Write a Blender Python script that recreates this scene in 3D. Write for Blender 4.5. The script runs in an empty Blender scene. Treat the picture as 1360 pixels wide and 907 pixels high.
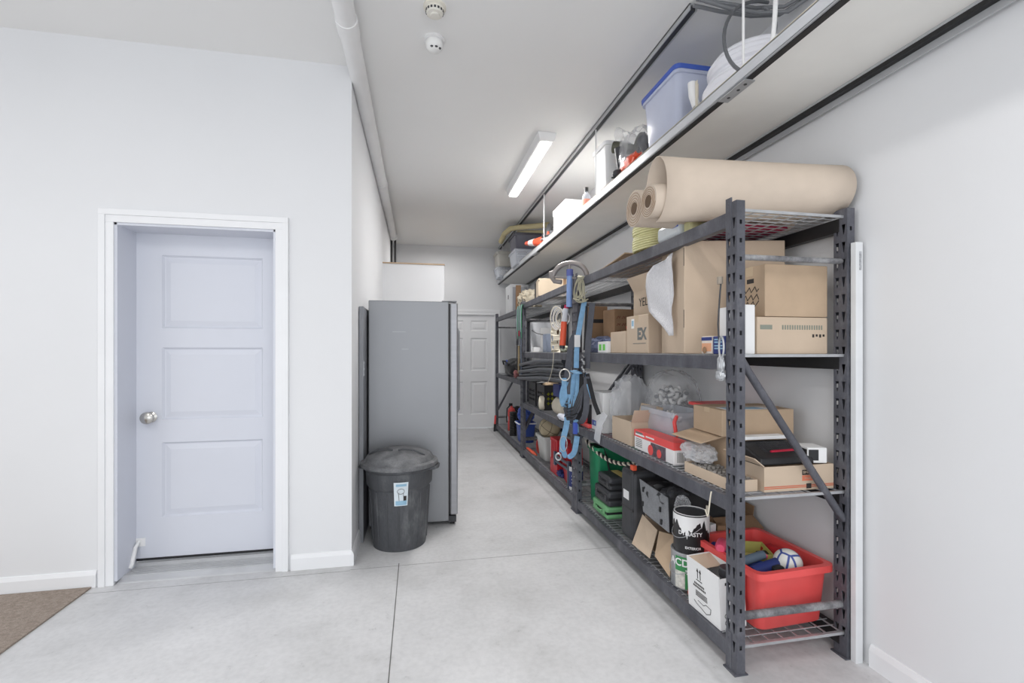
import bpy, bmesh, math, random
from mathutils import Vector, Matrix, noise
from mathutils.geometry import tessellate_polygon
random.seed(7)
PI = math.pi
scn = bpy.context.scene
C = scn.collection
V = Vector

# ------------------------------------------------------------------ camera, world, exposure
F = 626.0
YAW = math.atan(125 / 626)
cd = bpy.data.cameras.new('camera')
cam = bpy.data.objects.new('camera', cd)
C.objects.link(cam)
cd.sensor_width = 36.0
cd.lens = F / 1360 * 36
cd.shift_y = 12.5 / 1360
cd.clip_start = 0.02
cam.location = (0, 0, 1.335)
cam.rotation_euler = (PI / 2, 0, -YAW)
scn.camera = cam
scn.view_settings.view_transform = 'Standard'
scn.view_settings.look = 'None'
scn.view_settings.gamma = 1
scn.view_settings.use_curve_mapping = False
scn.view_settings.exposure = 0.1
w = bpy.data.worlds.new('daylight')
scn.world = w
w.use_nodes = True
w.node_tree.nodes['Background'].inputs[0].default_value = (0.93, 0.96, 1.0, 1)
w.node_tree.nodes['Background'].inputs[1].default_value = 0.86


def lamp(name, loc, size, power, rot=(0, 0, 0), col=(1, .98, .96)):
    l = bpy.data.lights.new(name, 'AREA')
    l.shape = 'RECTANGLE'
    l.size, l.size_y = size
    l.energy = power
    l.color = col
    o = bpy.data.objects.new(name, l)
    o.location = loc
    o.rotation_euler = rot
    C.objects.link(o)
    return o


# unseen fill lights added behind and left of the camera, then the ceiling lamps
lamp('rear_fill_light', (0.1, -2.3, 1.45), (3.4, 2.4), 40, (PI / 2, 0, 0), (.93, .96, 1))
lamp('left_fill_light', (-5.0, -0.6, 1.45), (3.2, 2.2), 16, (PI / 2, 0, -PI / 2), (.94, .97, 1))
for lx, ly, lw in ((-1.6, 0.6, 14), (0.55, 0.2, 14), (-3.6, 1.2, 12)):
    lamp('ceiling_lamp_and_fill', (lx, ly, 2.98), (.16, 1.2), lw)  # unseen lamps assumed on the ceiling around the camera
lamp('ceiling_lamp_and_fill', (1.03, 4.4, 3.0), (.10, 1.25), 34)
lamp('ceiling_lamp_and_fill', (0.35, 7.0, 3.0), (.14, .9), 11)  # added fill light without a fixture, brightens the back wall and door


# ------------------------------------------------------------------ materials
def lin(c):
    return tuple(((v / 255) / 12.92 if v <= 10 else (((v / 255) + .055) / 1.055) ** 2.4) for v in c)


MC = {}


def mat(col, rough=.55, metal=0, var=.06, scale=6, bump=0, bscale=60, alpha=1.0, name=None, emit=0, spec=.5, stretch=None, gloss=.25, tr=0):
    key = (tuple(col), rough, metal, var, scale, bump, bscale, alpha, name, emit, stretch, gloss, tr)
    if key in MC:
        return MC[key]
    m = bpy.data.materials.new(name or 'paint')
    m.use_nodes = True
    nt = m.node_tree
    N, L = nt.nodes, nt.links
    b = N['Principled BSDF']
    out = N['Material Output']
    base = lin(col)
    tc = N.new('ShaderNodeTexCoord')
    mp = N.new('ShaderNodeMapping')
    L.new(tc.outputs['Object'], mp.inputs[0])
    if stretch:
        mp.inputs['Scale'].default_value = stretch
    nz = N.new('ShaderNodeTexNoise')
    nz.inputs['Scale'].default_value = scale
    nz.inputs['Detail'].default_value = 5
    L.new(mp.outputs[0], nz.inputs['Vector'])
    cr = N.new('ShaderNodeValToRGB')
    cr.color_ramp.elements[0].position = .3
    cr.color_ramp.elements[1].position = .7
    cr.color_ramp.elements[0].color = tuple(min(1, v * (1 - var)) for v in base) + (1,)
    cr.color_ramp.elements[1].color = tuple(min(1, v * (1 + var)) for v in base) + (1,)
    L.new(nz.outputs[0], cr.inputs[0])
    L.new(cr.outputs[0], b.inputs['Base Color'])
    b.inputs['Roughness'].default_value = rough
    b.inputs['Metallic'].default_value = metal
    b.inputs['Specular IOR Level'].default_value = spec
    if bump:
        n2 = N.new('ShaderNodeTexNoise')
        n2.inputs['Scale'].default_value = bscale
        n2.inputs['Detail'].default_value = 4
        L.new(mp.outputs[0], n2.inputs['Vector'])
        bp = N.new('ShaderNodeBump')
        bp.inputs['Strength'].default_value = bump
        bp.inputs['Distance'].default_value = .004
        L.new(n2.outputs[0], bp.inputs['Height'])
        L.new(bp.outputs[0], b.inputs['Normal'])
    if emit:
        b.inputs['Emission Color'].default_value = base + (1,)
        b.inputs['Emission Strength'].default_value = emit
    if alpha < 1:
        t = N.new('ShaderNodeBsdfTransparent')
        mx = N.new('ShaderNodeMixShader')
        fr = N.new('ShaderNodeLayerWeight')
        fr.inputs[0].default_value = .35
        if bump:
            L.new(bp.outputs[0], fr.inputs['Normal'])
        ma = N.new('ShaderNodeMath')
        ma.operation = 'MULTIPLY_ADD'
        ma.inputs[1].default_value = gloss * 2
        ma.inputs[2].default_value = alpha
        ma.use_clamp = True
        L.new(fr.outputs['Facing'], ma.inputs[0])
        L.new(ma.outputs[0], mx.inputs[0])
        L.new(t.outputs[0], mx.inputs[1])
        L.new(b.outputs[0], mx.inputs[2])
        L.new(mx.outputs[0], out.inputs[0])
    MC[key] = m
    return m


def ramp_mat(name, stops, scale, detail=6, rough=.6, bump=.2, metal=0, stretch=None, bscale=120, fine=.08):
    """two scales of noise through a colour ramp"""
    m = bpy.data.materials.new(name)
    m.use_nodes = True
    nt = m.node_tree
    N, L = nt.nodes, nt.links
    b = N['Principled BSDF']
    tc = N.new('ShaderNodeTexCoord')
    mp = N.new('ShaderNodeMapping')
    L.new(tc.outputs['Object'], mp.inputs[0])
    if stretch:
        mp.inputs['Scale'].default_value = stretch
    n1 = N.new('ShaderNodeTexNoise')
    n1.inputs['Scale'].default_value = scale
    n1.inputs['Detail'].default_value = detail
    n1.inputs['Roughness'].default_value = .65
    L.new(mp.outputs[0], n1.inputs['Vector'])
    cr = N.new('ShaderNodeValToRGB')
    e = cr.color_ramp.elements
    while len(e) < len(stops):
        e.new(.5)
    for i, (p, c) in enumerate(stops):
        e[i].position = p
        e[i].color = lin(c) + (1,)
    L.new(n1.outputs[0], cr.inputs[0])
    n2 = N.new('ShaderNodeTexNoise')
    n2.inputs['Scale'].default_value = bscale
    n2.inputs['Detail'].default_value = 5
    L.new(mp.outputs[0], n2.inputs['Vector'])
    mx = N.new('ShaderNodeMixRGB')
    mx.blend_type = 'MULTIPLY'
    mx.inputs[0].default_value = 1
    c2 = N.new('ShaderNodeValToRGB')
    c2.color_ramp.elements[0].position = .35
    c2.color_ramp.elements[1].position = .6
    c2.color_ramp.elements[0].color = (1 - fine * 2,) * 3 + (1,)
    c2.color_ramp.elements[1].color = (1, 1, 1, 1)
    L.new(n2.outputs[0], c2.inputs[0])
    L.new(cr.outputs[0], mx.inputs[1])
    L.new(c2.outputs[0], mx.inputs[2])
    L.new(mx.outputs[0], b.inputs['Base Color'])
    b.inputs['Roughness'].default_value = rough
    b.inputs['Metallic'].default_value = metal
    bp = N.new('ShaderNodeBump')
    bp.inputs['Strength'].default_value = bump
    bp.inputs['Distance'].default_value = .003
    L.new(n2.outputs[0], bp.inputs['Height'])
    L.new(bp.outputs[0], b.inputs['Normal'])
    return m


m_wall = mat((231, 232, 234), .75, var=.012, scale=1.5, bump=.05, bscale=180, name='wall_paint')
m_ceil = mat((243, 243, 242), .85, var=.01, scale=1, bump=.04, bscale=150, name='ceiling_paint')
m_trim = mat((240, 241, 243), .45, var=.015, scale=4, name='trim_paint')
m_door = mat((216, 219, 228), .42, var=.01, scale=3, name='door_paint')
m_steel = ramp_mat('rack_grey_steel', [(.3, (72, 73, 80)), (.55, (90, 91, 99)), (.72, (116, 116, 121))], 9, rough=.5, bump=.1, stretch=(1, 1, .5))
m_blackst = mat((30, 30, 32), .5, var=.15, name='black_steel_and_shade')
m_galv = mat((188, 190, 193), .38, .55, var=.1, scale=20, name='galvanised_steel')
m_bar = ramp_mat('dusty_bar', [(.35, (92, 92, 96)), (.65, (168, 168, 170))], 12, rough=.6, bump=.1)
m_card = mat((205, 185, 163), .85, var=.05, scale=5, bump=.12, bscale=90, name='cardboard')
m_card2 = mat((190, 166, 140), .85, var=.07, scale=7, bump=.12, bscale=90, name='brown_cardboard')
m_card3 = mat((150, 120, 92), .85, var=.1, scale=9, bump=.12, name='dark_cardboard')
m_kraft = mat((207, 192, 176), .8, var=.03, scale=14, bump=.1, bscale=200, name='kraft_paper')
m_tape = mat((200, 178, 148), .35, var=.03, name='packing_tape')
m_ink = mat((52, 48, 46), .7, name='black_ink')
m_inkg = mat((120, 122, 120), .7, name='grey_ink')
m_white = mat((238, 238, 238), .5, var=.03, name='white_plastic')
m_paper = mat((240, 240, 240), .8, var=.03, bump=.1, name='white_paper')
m_black = mat((38, 38, 40), .45, var=.15, scale=12, bump=.1, name='black_plastic')
m_dark = mat((62, 63, 67), .5, var=.2, scale=14, bump=.1, name='charcoal_plastic')
m_red = mat((236, 88, 86), .4, var=.07, scale=6, name='red_plastic')
m_orange = mat((238, 96, 62), .45, var=.06, name='orange_plastic')
m_green = mat((30, 134, 92), .45, var=.12, scale=8, name='green_plastic')
m_lgreen = mat((120, 182, 128), .45, var=.08, name='pale_green_plastic')
m_blue = mat((78, 106, 194), .45, var=.1, name='blue_plastic')
m_navy = mat((44, 58, 122), .5, var=.12, name='navy_plastic')
m_web = mat((128, 172, 208), .7, var=.12, scale=30, bump=.3, name='blue_webbing')
m_webg = mat((84, 86, 94), .75, var=.12, scale=30, bump=.3, name='grey_webbing')
m_webk = mat((34, 34, 38), .75, var=.12, scale=30, bump=.3, name='black_webbing')
m_clear = mat((240, 242, 246), .12, alpha=.12, var=.02, bump=1.0, bscale=16, gloss=.2, name='clear_film')
m_cloudy = mat((234, 236, 240), .2, alpha=.30, var=.03, bump=.8, bscale=14, gloss=.25, name='cloudy_plastic')
m_cbin = mat((222, 228, 238), .2, alpha=.30, var=.02, gloss=.25, name='clear_tote_plastic')
m_bubble = mat((232, 232, 236), .3, alpha=.62, var=.05, scale=60, bump=1.0, bscale=150, name='bubble_wrap_film')
m_cream = mat((222, 214, 196), .7, var=.05, name='cream_paper')
m_chrome = mat((190, 188, 184), .25, .9, var=.06, name='brushed_nickel')
m_yellow = mat((226, 222, 170), .6, var=.05, bump=.1, name='pale_yellow_cable')
m_gold = mat((196, 180, 110), .6, name='yellow_card')

# floor: concrete with saw joints, scuffs and a band of dirt and painted shade under the rack edge
def floor_mat():
    m = ramp_mat('concrete', [(.30, (194, 194, 194)), (.5, (214, 214, 215)), (.72, (226, 226, 227))], 1.5, 12, .5, .08, bscale=38, fine=.035)
    nt = m.node_tree
    N, L = nt.nodes, nt.links
    b = N['Principled BSDF']
    src = b.inputs['Base Color'].links[0].from_socket
    tc = N.new('ShaderNodeTexCoord')
    sp = N.new('ShaderNodeTexNoise')
    sp.inputs['Scale'].default_value = 12
    sp.inputs['Detail'].default_value = 12
    sp.inputs['Roughness'].default_value = .8
    L.new(tc.outputs['Object'], sp.inputs['Vector'])
    cr = N.new('ShaderNodeValToRGB')
    cr.color_ramp.elements[0].position = .27
    cr.color_ramp.elements[0].color = (.45, .45, .44, 1)
    cr.color_ramp.elements[1].position = .40
    cr.color_ramp.elements[1].color = (1, 1, 1, 1)
    L.new(sp.outputs[0], cr.inputs[0])
    mx = N.new('ShaderNodeMixRGB')
    mx.blend_type = 'MULTIPLY'
    mx.inputs[0].default_value = .8
    L.new(src, mx.inputs[1])
    L.new(cr.outputs[0], mx.inputs[2])
    # pale plaster splashes
    sp2 = N.new('ShaderNodeTexNoise')
    sp2.inputs['Scale'].default_value = 5.3
    sp2.inputs['Detail'].default_value = 9
    sp2.inputs['Roughness'].default_value = .75
    mp = N.new('ShaderNodeMapping')
    mp.inputs['Location'].default_value = (3.1, 1.7, 0)
    L.new(tc.outputs['Object'], mp.inputs[0])
    L.new(mp.outputs[0], sp2.inputs['Vector'])
    c3 = N.new('ShaderNodeValToRGB')
    c3.color_ramp.elements[0].position = .66
    c3.color_ramp.elements[0].color = (0, 0, 0, 1)
    c3.color_ramp.elements[1].position = .72
    c3.color_ramp.elements[1].color = (.7, .7, .7, 1)
    L.new(sp2.outputs[0], c3.inputs[0])
    m2 = N.new('ShaderNodeMixRGB')
    m2.inputs[2].default_value = lin((226, 226, 224)) + (1,)
    L.new(c3.outputs[0], m2.inputs[0])
    L.new(mx.outputs[0], m2.inputs[1])
    # dirt and shade painted together along the foot of the racks
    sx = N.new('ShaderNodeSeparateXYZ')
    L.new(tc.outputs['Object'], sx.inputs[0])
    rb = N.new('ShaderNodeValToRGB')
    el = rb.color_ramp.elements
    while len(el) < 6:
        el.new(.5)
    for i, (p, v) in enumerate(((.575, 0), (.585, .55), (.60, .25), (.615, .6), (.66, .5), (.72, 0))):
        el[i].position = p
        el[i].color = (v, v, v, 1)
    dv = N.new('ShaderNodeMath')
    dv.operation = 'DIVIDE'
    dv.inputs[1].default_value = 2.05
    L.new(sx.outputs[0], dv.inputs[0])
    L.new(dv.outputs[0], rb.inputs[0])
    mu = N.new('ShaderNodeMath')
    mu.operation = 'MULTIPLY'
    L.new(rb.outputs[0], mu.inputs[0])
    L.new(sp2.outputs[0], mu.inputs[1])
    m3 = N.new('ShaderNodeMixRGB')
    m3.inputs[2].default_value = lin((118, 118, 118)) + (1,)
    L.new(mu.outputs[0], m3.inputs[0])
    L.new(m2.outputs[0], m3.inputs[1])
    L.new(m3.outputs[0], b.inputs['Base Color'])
    return m


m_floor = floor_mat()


# ------------------------------------------------------------------ mesh builder
class B:
    def __init__(s):
        s.bm = bmesh.new()

    def box(s, x0, x1, y0, y1, z0, z1):
        v = [s.bm.verts.new((x, y, z)) for z in (z0, z1) for x, y in ((x0, y0), (x1, y0), (x1, y1), (x0, y1))]
        for f in ((3, 2, 1, 0), (4, 5, 6, 7), (0, 1, 5, 4), (1, 2, 6, 5), (2, 3, 7, 6), (3, 0, 4, 7)):
            s.bm.faces.new([v[i] for i in f])
        return s

    def hexa(s, pts):
        """8 points: bottom ring then top ring"""
        v = [s.bm.verts.new(p) for p in pts]
        for f in ((3, 2, 1, 0), (4, 5, 6, 7), (0, 1, 5, 4), (1, 2, 6, 5), (2, 3, 7, 6), (3, 0, 4, 7)):
            s.bm.faces.new([v[i] for i in f])
        return s

    def slab(s, quad, t):
        q = [V(p) for p in quad]
        n = (q[1] - q[0]).cross(q[3] - q[0]).normalized() * t
        return s.hexa([p for p in q] + [p + n for p in q])

    def tube(s, pts, r, n=8, closed=False):
        pts = [V(p) for p in pts]
        rs = r if isinstance(r, (list, tuple)) else [r] * len(pts)
        rings = []
        k = len(pts)
        up = None
        for i, p in enumerate(pts):
            a = pts[(i - 1) % k] if (closed or i > 0) else p
            c = pts[(i + 1) % k] if (closed or i < k - 1) else p
            d = (c - a).normalized()
            if up is None:
                up = V((0, 0, 1)) if abs(d.z) < .9 else V((1, 0, 0))
            x = (up - d * up.dot(d))
            if x.length < 1e-5:
                x = d.orthogonal()
            x.normalize()
            up = x
            y = d.cross(x)
            rings.append([s.bm.verts.new(p + (x * math.cos(2 * PI * j / n) + y * math.sin(2 * PI * j / n)) * rs[i]) for j in range(n)])
        for i in range(k if closed else k - 1):
            A, Bv = rings[i], rings[(i + 1) % k]
            for j in range(n):
                s.bm.faces.new((A[j], A[(j + 1) % n], Bv[(j + 1) % n], Bv[j]))
        if not closed:
            s.bm.faces.new(rings[0][::-1])
            s.bm.faces.new(rings[-1])
        return s

    def ribbon(s, pts, w, t, wd=(0, 1, 0)):
        """flat band along pts, width along wd"""
        pts = [V(p) for p in pts]
        wd0 = V(wd)
        rings = []
        for i, p in enumerate(pts):
            a = pts[max(0, i - 1)]
            c = pts[min(len(pts) - 1, i + 1)]
            d = (c - a).normalized()
            x = wd0 - d * wd0.dot(d)
            if x.length < 1e-4:
                x = d.orthogonal()
            x = x.normalized()
            y = d.cross(x) * t / 2
            x = x * w / 2
            rings.append([s.bm.verts.new(q) for q in (p - x - y, p + x - y, p + x + y, p - x + y)])
        for i in range(len(pts) - 1):
            for j in range(4):
                s.bm.faces.new((rings[i][j], rings[i][(j + 1) % 4], rings[i + 1][(j + 1) % 4], rings[i + 1][j]))
        s.bm.faces.new(rings[0][::-1])
        s.bm.faces.new(rings[-1])
        return s

    def lathe(s, prof, n=28, c=(0, 0, 0), sx=1, sy=1):
        rings = []
        for r, z in prof:
            if r < 1e-6:
                rings.append([s.bm.verts.new((c[0], c[1], c[2] + z))])
            else:
                rings.append([s.bm.verts.new((c[0] + sx * r * math.cos(2 * PI * j / n), c[1] + sy * r * math.sin(2 * PI * j / n), c[2] + z)) for j in range(n)])
        for A, Bv in zip(rings, rings[1:]):
            for j in range(n):
                a0, a1 = A[j % len(A)], A[(j + 1) % len(A)]
                b0, b1 = Bv[j % len(Bv)], Bv[(j + 1) % len(Bv)]
                f = []
                for q in (a0, a1, b1, b0):
                    if q not in f:
                        f.append(q)
                if len(f) > 2:
                    s.bm.faces.new(f)
        return s

    def cyl(s, c, r, h, n=24, r2=None):
        return s.lathe([(0, 0), (r, 0), (r if r2 is None else r2, h), (0, h)], n, c)

    def blob(s, c, size, amp=.2, freq=3, sub=4, seed=0, flat=None, sharp=False):
        """crumpled ellipsoid; flat = z of a floor that it is squashed onto"""
        g = bmesh.ops.create_icosphere(s.bm, subdivisions=sub, radius=1)['verts']
        for v in g:
            d = v.co.normalized()
            k = noise.noise(d * freq + V((seed * 7.3, seed, 0)))
            k2 = noise.noise(d * freq * 2.7 + V((seed * 3.3, 5, seed)))
            if sharp:
                k = 1 - 2 * abs(k)
                k2 = 1 - 2 * abs(k2)
                k = k - .4
                k2 = k2 - .4
            q = d * (1 + amp * k + amp * .5 * k2)
            # boxier ellipsoid
            p = V((math.copysign(abs(q.x) ** .8, q.x) * size[0], math.copysign(abs(q.y) ** .8, q.y) * size[1], math.copysign(abs(q.z) ** .8, q.z) * size[2])) + V(c)
            if flat is not None and p.z < flat:
                p.z = flat
            v.co = p
        return s

    def plate(s, outer, holes, T):
        """flat polygon with holes, T maps (u,v) to 3D"""
        loops = [[V((u, v, 0)) for u, v in outer]] + [[V((u, v, 0)) for u, v in h] for h in holes]
        vs = [s.bm.verts.new(T(p.x, p.y)) for l in loops for p in l]
        for t in tessellate_polygon(loops):
            try:
                s.bm.faces.new([vs[i] for i in t])
            except ValueError:
                pass
        return s

    def xf(s, M):
        bmesh.ops.transform(s.bm, matrix=M, verts=s.bm.verts)
        return s

    def out(s, name, m, parent=None, loc=None, rot=None, bevel=0, smooth=False, solid=0, sub=0, seg=2):
        bmesh.ops.recalc_face_normals(s.bm, faces=s.bm.faces)
        me = bpy.data.meshes.new(name)
        s.bm.to_mesh(me)
        s.bm.free()
        if smooth:
            for p in me.polygons:
                p.use_smooth = True
        o = bpy.data.objects.new(name, me)
        me.materials.append(m)
        C.objects.link(o)
        if parent:
            o.parent = parent
        if loc:
            o.location = loc
        if rot:
            o.rotation_euler = rot
        if solid:
            md = o.modifiers.new('solid', 'SOLIDIFY')
            md.thickness = solid
            md.offset = 0
        if bevel:
            md = o.modifiers.new('bevel', 'BEVEL')
            md.width = bevel
            md.segments = seg
            md.limit_method = 'ANGLE'
            md.angle_limit = math.radians(40)
        if sub:
            md = o.modifiers.new('sub', 'SUBSURF')
            md.levels = sub
            md.render_levels = sub
        if smooth and (bevel or True):
            try:
                me.set_sharp_from_angle(angle=math.radians(42))
            except Exception:
                pass
        return o


def tag(o, label, cat, group=None, kind=None):
    o['label'] = label
    o['category'] = cat
    if group:
        o['group'] = group
    if kind:
        o['kind'] = kind
    return o


def thing(name, label, cat, loc=(0, 0, 0), rz=0, group=None, rot=None):
    o = bpy.data.objects.new(name, None)
    o.empty_display_size = .05
    C.objects.link(o)
    o.location = loc
    o.rotation_euler = rot or (0, 0, math.radians(rz))
    return tag(o, label, cat, group)


def struct(o):
    o['kind'] = 'structure'
    return o


def copy_tree(o, parent=None):
    c = o.copy()
    C.objects.link(c)
    c.parent = parent
    for ch in list(o.children):
        copy_tree(ch, c)
    return c


FACE = {'x': Matrix(((0, 0, -1), (-1, 0, 0), (0, 1, 0))), 'y': Matrix(((1, 0, 0), (0, 0, -1), (0, 1, 0))), 'z': Matrix.Identity(3),
        'X': Matrix(((0, 0, 1), (1, 0, 0), (0, 1, 0)))}


def text(txt, size, m, parent, loc, face, name='lettering', roll=0, sx=1, bold=0):
    cu = bpy.data.curves.new('t', 'FONT')
    cu.body = txt
    cu.size = size
    cu.align_x = 'CENTER'
    cu.align_y = 'CENTER'
    cu.extrude = .0003
    cu.offset = bold
    t = bpy.data.objects.new('t', cu)
    C.objects.link(t)
    bpy.context.view_layer.update()
    me = bpy.data.meshes.new_from_object(t.evaluated_get(bpy.context.evaluated_depsgraph_get()))
    bpy.data.objects.remove(t)
    me.materials.clear()
    me.materials.append(m)
    o = bpy.data.objects.new(name, me)
    C.objects.link(o)
    o.parent = parent
    M = FACE[face].to_4x4() @ Matrix.Rotation(roll, 4, 'Z') @ Matrix.Diagonal((sx, 1, 1, 1))
    o.matrix_local = Matrix.Translation(loc) @ M
    return o


def fb(b, face, x, y, z, a0, a1, c0, c1, t=.0008):
    """thin printed/stuck panel on a face at plane coordinate; face x: plane x, spans y; face y: plane y, spans x"""
    if face == 'x':
        b.box(x - t, x, a0, a1, c0, c1)
    elif face == 'y':
        b.box(a0, a1, y - t, y, c0, c1)
    else:
        b.box(a0, a1, c0, c1, z, z + t)
    return b


def carton(name, label, x0, x1, y0, y1, z0, z1, m=None, rz=0, cat='cardboard box', tape=True, open_=False, flaps=(), group=None, t=.005):
    """box with its base centre as origin; flaps: list of (side, angle, length)"""
    m = m or m_card
    cx, cy = (x0 + x1) / 2, (y0 + y1) / 2
    w, d, h = (x1 - x0) / 2, (y1 - y0) / 2, z1 - z0
    o = thing(name, label, cat, (cx, cy, z0), rz, group)
    if open_:
        b = B()
        b.box(-w, w, -d, d, 0, t)
        b.box(-w, -w + t, -d, d, t, h).box(w - t, w, -d, d, t, h)
        b.box(-w + t, w - t, -d, -d + t, t, h).box(-w + t, w - t, d - t, d, t, h)
        b.out('body', m, o)
    else:
        b = B()
        b.box(-w, w, -d, d, 0, h)
        b.out('body', m, o, bevel=min(.004, h / 8))
        if tape:
            if w >= d:
                B().box(-w - .0006, w + .0006, -.024, .024, h * .82, h + .0008).out('tape', m_tape, o)
            else:
                B().box(-.024, .024, -d - .0006, d + .0006, h * .82, h + .0008).out('tape', m_tape, o)
    for side, ang, ln in flaps:
        a = math.radians(ang)
        c, s = math.cos(a) * ln, math.sin(a) * ln
        if side == 'x':
            q = [(-w, -d, h), (-w, d, h), (-w - c, d, h + s), (-w - c, -d, h + s)]
        elif side == 'X':
            q = [(w, -d, h), (w, d, h), (w + c, d, h + s), (w + c, -d, h + s)]
        elif side == 'y':
            q = [(-w, -d, h), (w, -d, h), (w, -d - c, h + s), (-w, -d - c, h + s)]
        else:
            q = [(-w, d, h), (w, d, h), (w, d + c, h + s), (-w, d + c, h + s)]
        B().slab(q, .004).out('flap', m, o)
    return o


def tote(name, label, cx, cy, z0, wx, wy, h, m, taper=.88, rim=.012, lid=None, rz=0, cat='storage bin', t=.004, lidh=.03):
    o = thing(name, label, cat, (cx, cy, z0), rz)
    b = B()
    X, Y = wx / 2, wy / 2
    x, y = X * taper, Y * taper

    def ring(a, c, z):
        r = min(.035, a * .3, c * .3)
        pts = []
        for qx, qy, st in ((a - r, c - r, 0), (-a + r, c - r, 1), (-a + r, -c + r, 2), (a - r, -c + r, 3)):
            for k in range(4):
                an = st * PI / 2 + k * PI / 6
                pts.append(b.bm.verts.new((qx + r * math.cos(an), qy + r * math.sin(an), z)))
        return pts
    rr = [ring(x - .01, y - .01, 0), ring(x, y, .01), ring(X, Y, h - .03), ring(X + rim, Y + rim, h - .03), ring(X + rim, Y + rim, h), ring(X - t, Y - t, h), ring(x - t, y - t, .012)]
    n = len(rr[0])
    for A, D in zip(rr, rr[1:]):
        for j in range(n):
            b.bm.faces.new((A[j], A[(j + 1) % n], D[(j + 1) % n], D[j]))
    b.bm.faces.new(rr[0][::-1])
    b.bm.faces.new(rr[-1])
    b.out('body', m, o, smooth=True)
    if lid:
        b = B()
        rr = [ring(X + rim + .004, Y + rim + .004, h - .012), ring(X + rim + .006, Y + rim + .006, h + lidh * .4), ring(X * .93, Y * .93, h + lidh * .5), ring(X * .9, Y * .9, h + lidh)]
        for A, D in zip(rr, rr[1:]):
            for j in range(n):
                b.bm.faces.new((A[j], A[(j + 1) % n], D[(j + 1) % n], D[j]))
        b.bm.faces.new(rr[-1])
        b.bm.faces.new(rr[0][::-1])
        b.out('lid', lid, o, smooth=True)
    return o


def single(b, name, label, cat, m, loc=None, group=None, kind=None, **k):
    """a one-mesh thing built in world coordinates round the origin loc"""
    if loc:
        b.xf(Matrix.Translation(-V(loc)))
    o = b.out(name, m, None, loc=loc, **k)
    return tag(o, label, cat, group, kind)


# ------------------------------------------------------------------ room shell
H = 3.11
XR, XH, YF, YB = 1.885, -.405, 3.08, 8.05
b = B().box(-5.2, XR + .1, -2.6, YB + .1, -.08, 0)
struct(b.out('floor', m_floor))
m_joint = mat((112, 112, 110), .9, var=.2, name='saw_joint')
b = B().box(-.119, -.114, -2.6, 3.045, -.002, .0006).box(-.405, XR, 3.010, 3.0125, -.002, .0005)
b.box(-1.8, -.405, 2.998, 3.0, -.002, .0005)
struct(b.out('trim_5', m_joint))
struct(B().box(-5.2, XR + .1, -2.6, YB + .1, H, H + .08).out('ceiling', m_ceil))
struct(B().box(XR, XR + .1, -2.6, YB + .1, 0, H).out('wall_right', m_wall))
DX0, DX1, DT = -1.700, -.840, 2.072     # door opening in the near wall
b = B()
b.box(-5.2, DX0, YF, YF + .2, 0, H).box(DX1, XH, YF, YF + .2, 0, H).box(DX0, DX1, YF, YF + .2, DT, H)
struct(b.out('wall_front', m_wall))
struct(B().box(XH - .1, XH, YF + .2, YB + .1, 0, H).out('wall_left', m_wall))
BX0, BX1, BT = .33, 1.32, 1.965
b = B()
b.box(XH, BX0, YB, YB + .12, 0, H).box(BX1, XR, YB, YB + .12, 0, H).box(BX0, BX1, YB, YB + .12, BT, H)
struct(b.out('wall_back', m_wall))
# partition box behind the fridge
b = B().box(XH, .31, 5.7, 5.8, 0, 2.36).box(.21, .31, 5.8, YB, 0, 2.36)
struct(b.out('wall_partition', m_wall))
b = B().box(XH, .315, 5.69, 5.81, 2.36, 2.375).box(.205, .315, 5.81, YB, 2.36, 2.375)
struct(b.out('trim_6', m_card2))


def baseboard(name, x0, x1, y0, y1, nx, ny):
    b = B()
    if nx:
        xo = x0 + nx * .014
        prof = [(x0, 0), (xo, 0), (xo, .07), (x0 + nx * .006, .092), (x0, .094)]
        vs = [[b.bm.verts.new((x, y, z)) for x, z in prof] for y in (y0, y1)]
    else:
        yo = y0 + ny * .014
        prof = [(y0, 0), (yo, 0), (yo, .07), (y0 + ny * .006, .092), (y0, .094)]
        vs = [[b.bm.verts.new((x, y, z)) for y, z in prof] for x in (x0, x1)]
    for j in range(5):
        b.bm.faces.new((vs[0][j], vs[0][(j + 1) % 5], vs[1][(j + 1) % 5], vs[1][j]))
    b.bm.faces.new(vs[0])
    b.bm.faces.new(vs[1])
    struct(b.out(name, m_trim))


baseboard('baseboard_right', XR, XR, -2.6, 1.66, -1, 0)
baseboard('baseboard_front', -5.2, -1.782, YF, YF, 0, -1)
baseboard('baseboard_corner', -.757, XH, YF, YF, 0, -1)
baseboard('baseboard_left', XH, XH, YF - .014, 5.7, 1, 0)
# brown carpet
m_carpet = ramp_mat('carpet_pile', [(.3, (146, 132, 121)), (.7, (180, 166, 154))], 60, rough=.95, bump=.8, bscale=260, fine=.16)
single(B().box(-5.1, -1.80, -1.2, 3.06, 0.0005, .009), 'carpet', 'brown speckled carpet piece lying on the concrete at the lower left', 'carpet', m_carpet, loc=(-3, 1, 0.0005))


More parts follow.
